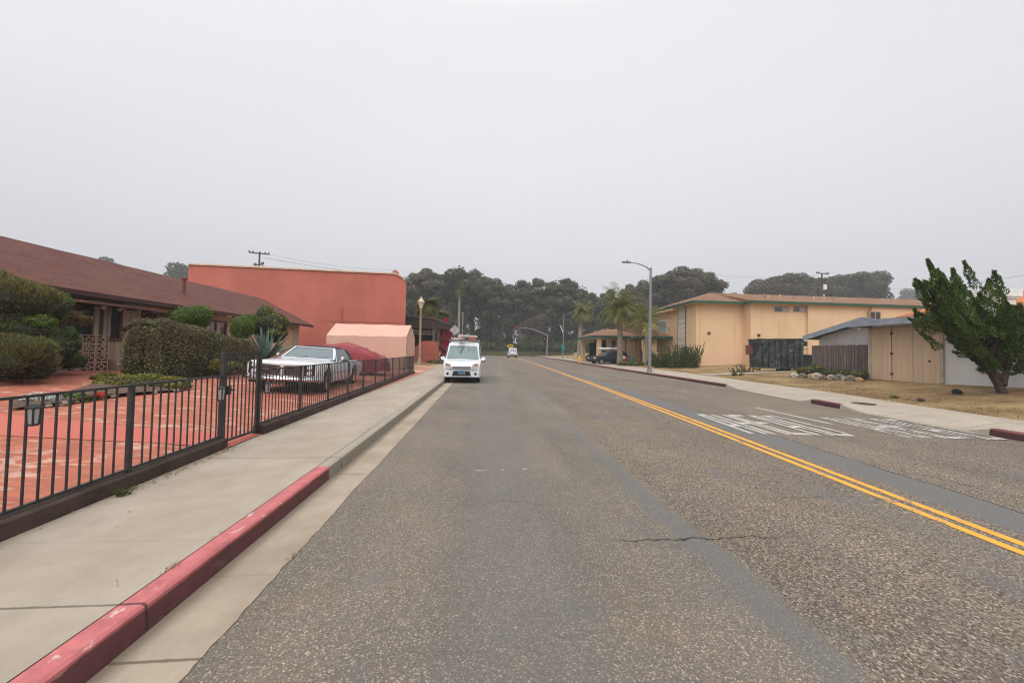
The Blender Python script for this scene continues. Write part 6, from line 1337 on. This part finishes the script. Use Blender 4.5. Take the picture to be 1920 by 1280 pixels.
# far utility poles on the right
q = at(1541, 513, 60); utility_pole('utility pole with wide crossarm and white transformer above the apartment roof', (q.x, 60, .6), q.z-.6, [(q.z-.6, 2.5, .1), (q.z-1.8, 1.6, .1)], tr=q.z-3.4, r=.16)
q = at(1659, 533, 70); utility_pole('thick brown utility pole with side brackets right of the apartment roof', (q.x, 70, .6), q.z-.6, [(q.z-1.3, 1.6, .9), (q.z-2.0, 1.6, .9)], r=.3)
def wire(label, a, b, sag, r=.012):
    a, b = Vector(a), Vector(b); mb = MB(); mb.tube([a.lerp(b, i/14)-Vector((0,0,sag*4*(i/14)*(1-i/14))) for i in range(15)], r, 4); tag(mb.build('power_line', blackm), label, 'power line', 'power lines')
a = at(500, 476, 52); b = at(770, 507, 62); wire('thin power line from the left utility pole over the red building', a, b, .6); wire('lower power line sagging over the red building to the grove', at(498,484,52), at(900,520,95), 1.2, .02)
wire('power line crossing the sky from the grove to the middle utility pole', at(1340,515,95), at(1532,517,60), .5, .016); wire('power line from the middle utility pole to the thick brown pole', at(1550,517,60), at(1655,543,70), .6, .016); wire('power line rising from the thick brown pole past the juniper', at(1663,540,70), at(1925,515,30), .6, .012)
# ------------------------------------------------------------------ eucalyptus grove and far trees
def grove_proto(seed, brown):
    global RND
    keep = RND; RND = random.Random(seed); o = thing('eucalyptus_tree', (0,0,-200), 'tree', 'tree')
    tm, fm = MB(), MB(); Ht = 25.; n = RND.choice((2, 3)); forks = []
    for i in range(n):
        x, y = RND.uniform(-1.2,1.2), RND.uniform(-.8,.8); tp_ = Vector((x*2.6, y*2.5, Ht*RND.uniform(.62,.8))); tm.tube([(x*.5,y*.5,-1), (x*.9+RND.uniform(-.4,.4), y, Ht*.25), Vector((x*1.4,y*1.4,Ht*.45)), tp_], [.55,.42,.32,.12], 8); forks.append((x, y, tp_))
    for i in range(16):
        x, y, tp_ = RND.choice(forks); z = RND.uniform(.34, .74)*Ht; b = Vector((x, y, 0)).lerp(tp_, z/tp_.z); b.z = z; a = RND.uniform(0, 2*PI); L_ = RND.uniform(2.5,5.); e = b+Vector((math.cos(a)*L_, math.sin(a)*L_, RND.uniform(1.5,4))); tm.tube([b, b.lerp(e,.5)+rv()*.4, e], [.16,.1,.04], 5)
        r = RND.uniform(1.2, 2.1); puff(fm, e, (r, r, r*.75), int(125*r*r), .27, .16, .5)
    for i in range(7):
        a = RND.uniform(0, 2*PI); rr_ = RND.uniform(1., 4.6); z = RND.uniform(.14, .5)*Ht; r = RND.uniform(1.1, 2.1); puff(fm, (rr_*math.cos(a), rr_*math.sin(a), z), (r, r, r*.9), int(105*r*r), .27, .16, .5)
    for i in range(23):
        a = RND.uniform(0, 2*PI); k = RND.random()**.5; rr_ = 5.0*k; z = Ht*(.965-.22*k*k)-RND.random()**1.3*7.; r = RND.uniform(.9, 2.1); puff(fm, (rr_*math.cos(a), rr_*math.sin(a), z), (r, r, r*.72), int(125*r*r), .27, .16, .5)
    for _ in range(2600):
        a = RND.uniform(0, 2*PI); z = RND.uniform(.2, .93); rr_ = 4.9*RND.random()**.5*(1-.5*max(0, z-.75)/.25); p = Vector((rr_*math.cos(a), rr_*math.sin(a), z*Ht))
        if mnoise.noise(p*.4) > .02: leaf(fm, p, rv(), .3*RND.uniform(.6,1.3), .18)
    tm.build('trunk', palebark if seed % 2 else bark, o); fm.build('crown', LF['eucb' if brown else 'euc'], o); RND = keep; return o
PROT = [grove_proto(31+i, i == 2) for i in range(5)]
TR = [  # sighting of the tree top, distance, prototype, width factor
 (752,530,96,0,.7),(778,510,100,2,.8),(806,500,104,2,.85),(835,505,112,3,.8),(868,490,108,1,.95),(893,500,118,4,.8),(912,513,112,0,.8),(935,520,106,1,.75),(958,523,112,3,.8),(982,520,108,4,.8),(1008,516,114,0,.8),(1032,517,108,1,.75),(1056,512,110,3,.85),(1082,524,114,4,.75),(1104,545,106,0,.65),(1128,540,112,1,.7),(1152,538,108,4,.7),(1176,530,112,2,.75),(1204,523,106,2,.8),(1228,514,112,0,.8),(1256,512,106,3,.8),(1284,495,104,2,1.0),(1312,500,108,2,.95),(1336,522,104,0,.75),(1352,545,106,1,.6),
 (790,540,122,1,.8),(850,530,126,4,.85),(920,535,126,3,.85),(985,538,126,2,.85),(1045,535,126,0,.85),(1110,560,124,3,.8),(1165,555,124,1,.8),(1240,535,122,4,.85),(1300,530,120,1,.9)]
DESC = ['rounded','flat-topped','bronze-topped','dense green','ragged']
used = {}
def ordw(i): return ['first','second','third','fourth','fifth','sixth','seventh','eighth','ninth','tenth','eleventh','twelfth','thirteenth','fourteenth','fifteenth','sixteenth','seventeenth','eighteenth','nineteenth','twentieth','twenty-first','twenty-second','twenty-third','twenty-fourth','twenty-fifth'][i]
for i, (u, v, Y, k, wf) in enumerate(TR):
    q = at(u, v, Y); z0 = .9; s = (q.z-z0)/25.2
    o = copy_tree(PROT[k]); o.location = (q.x, Y, z0); o.scale = (max(.55, s*wf*1.25), max(.55, s*wf*1.25), s); o.rotation_euler.z = RND.uniform(0, 6.28)
    o['group'] = 'eucalyptus grove at the road end'
    if i < 25: o['label'] = f'{DESC[k]} tall eucalyptus, {ordw(i)} from the left along the front of the grove'
    else: o['label'] = f'{DESC[k]} eucalyptus in the rear row of the grove, {ordw(i-25)} from the left'
for p_ in PROT:
    for c in kids(p_): bpy.data.objects.remove(c)
    bpy.data.objects.remove(p_)
# undergrowth below the grove
for i, (u, Y, r, h, m_, lb) in enumerate(((770,100,5,3.2,'dark','dark undergrowth thicket behind the pergola'),(905,106,5,2.6,'dark','dark thicket behind the white van at the grove foot'),(940,107,5,3.0,'dark','dark thicket left of the silver car at the grove foot'),(998,105,3.6,5.0,'dark','tall dark green bush under the signal mast arm'),(1040,107,4.5,3.4,'dark','dark thicket behind the signal pole'),(1075,106,4,4,'dark','dark thicket behind the green sign pole'),(1130,92,6,5,'dark','dark thicket behind the porch canopy'),(1180,88,6,6,'dark','dark thicket behind the large feather palm'),(838,104,4,4.5,'dark','dark thicket behind the diamond sign'),(800,118,7,6,'euc','tall dark understory behind the lantern post in the grove'),(905,122,8,7,'euc','tall understory behind the silver car'),(1050,122,8,8,'euc','tall understory behind the signal mast'),(1140,120,8,9,'euc','tall understory behind the trimmed palm'))):
    q = at(u, 655, Y); shrub('thicket', lb, (q.x, Y, 1.5), [(0,0,h*.35,r,2.2,h*.6),(r*.6,.5,h*.3,r*.6,2,h*.5),(-r*.6,.5,h*.3,r*.6,2,h*.45)], LF[m_], 1500, .32, .17, 'thickets at the grove foot', stem=False)
q = at(1003, 618, 95); shrub('bare_twiggy_tree', 'mauve bare twiggy tree in front of the grove', (q.x, 95, q.z), [(0,0,0,3.6,2,3.2),(1.8,0,1.6,2.6,2,2.4),(-1.6,0,.2,2.2,2,2.2)], LF['mauve'], 2600, .3, .07, cat='tree', inner=False)
# grass on the bank
mb = MB()
for _ in range(9000):
    x = RND.uniform(-6, 34); y = RND.uniform(99.6, 103.5); z = lerp(.35, 1.5, (y-99.5)/4); needle(mb, Vector((x, y, z)), (Vector((0,0,1))+rv()*.5).normalized(), RND.uniform(.25,.6), .05)
tag(mb.build('bank_grass', mgrass), 'rough grass covering the bank where the road ends', 'grass', kind='stuff')
# straw on the dry lot
mb = MB()
for _ in range(26000):
    y = RND.uniform(5, 33) if RND.random() < .75 else RND.uniform(5, 16); x = xsw(y)+.2+abs(RND.uniform(0, 1)**1.2)*RND.uniform(.5, 6.)
    if x > XD-.25 and y < 20: continue
    if mnoise.noise((x*.6, y*.6, 4)) < RND.uniform(-.55, .35): continue
    l = RND.uniform(.025, .075); needle(mb, Vector((x, y, zr(x, y)-.012)), (Vector((0,0,.55))+rv()*.75).normalized(), l, .007)
tag(mb.build('dry_grass', LF['straw']), 'dry straw-coloured grass on the right-hand lot', 'grass', kind='stuff')
def far_crown(name, label, u, v, Y, half, vb, puffs_n, mat, seed, flat=.45, group=None):
    global RND
    keep = RND; RND = random.Random(seed); c = at(u, vb, Y); top_ = at(u, v, Y); rx = abs(at(u+half, v, Y).x-at(u-half, v, Y).x)/2; hh = top_.z-c.z
    o = thing(name, (c.x, Y, 1.), label, 'tree', group=group); fm = MB(); lf = Y/330.
    for _ in range(puffs_n):
        a, k = RND.uniform(0, 2*PI), RND.random()**.5; x, y = math.cos(a)*k*rx, math.sin(a)*k*rx*.7; z = c.z-1+hh*math.sqrt(max(0, 1-(x/rx)**2))*RND.uniform(.05, .92); r = hh*RND.uniform(.2,.3); puff(fm, (x, y, z), (r*1.35, r*1.35, r), int(110*(r/lf/3)**2)+120, lf, lf*.6, .8)
    fm.build('crown', mat, o); tm = MB()
    for i in range(5): x = RND.uniform(-.4,.4)*rx; tm.tube([(x*.3,0,-1),(x*.7,0,c.z*.6),(x,0,c.z+hh*.5)], [.6,.4,.2], 7)
    tm.build('trunk', bark, o); RND = keep; return o
far_crown('cypress_tree', 'broad dark cypress crown left of the middle utility pole beyond the apartments', 1475, 521, 120, 72, 558, 64, LF['eucb'], 5, group='cypresses beyond the apartments')
far_crown('cypress_tree', 'broad dark cypress crown right of the middle utility pole beyond the apartments', 1580, 519, 124, 66, 562, 64, LF['euc'], 6, group='cypresses beyond the apartments')
far_crown('cypress_tree', 'pale hazy tree far off between the brown pole and the juniper', 1735, 541, 260, 40, 575, 22, LF['euc'], 7)
far_crown('cypress_tree', 'sparse hazy flat-topped tree beside the thick brown pole', 1705, 541, 230, 20, 562, 8, LF['euc'], 8)
far_crown('cypress_tree', 'hazy grey-green tree behind the left end of the red building', 352, 499, 170, 34, 545, 24, LF['euc'], 9)
far_crown('cypress_tree', 'small hazy tree top just over the ranch house ridge', 205, 489, 200, 16, 520, 9, LF['euc'], 10)
# fog
mb = MB(); mb.box(-420, 420, -80, 440, -1.8, 60)
hz = NG('fog'); pv = hz.n('ShaderNodeVolumePrincipled'); pv.inputs['Color'].default_value = (.9,.92,.95,1); pv.inputs['Density'].default_value = .001; hz.l(pv.outputs[0], hz.out.inputs[1])
tag(mb.build('haze', hz.mat), 'pale coastal fog over the whole street', 'fog', kind='stuff')
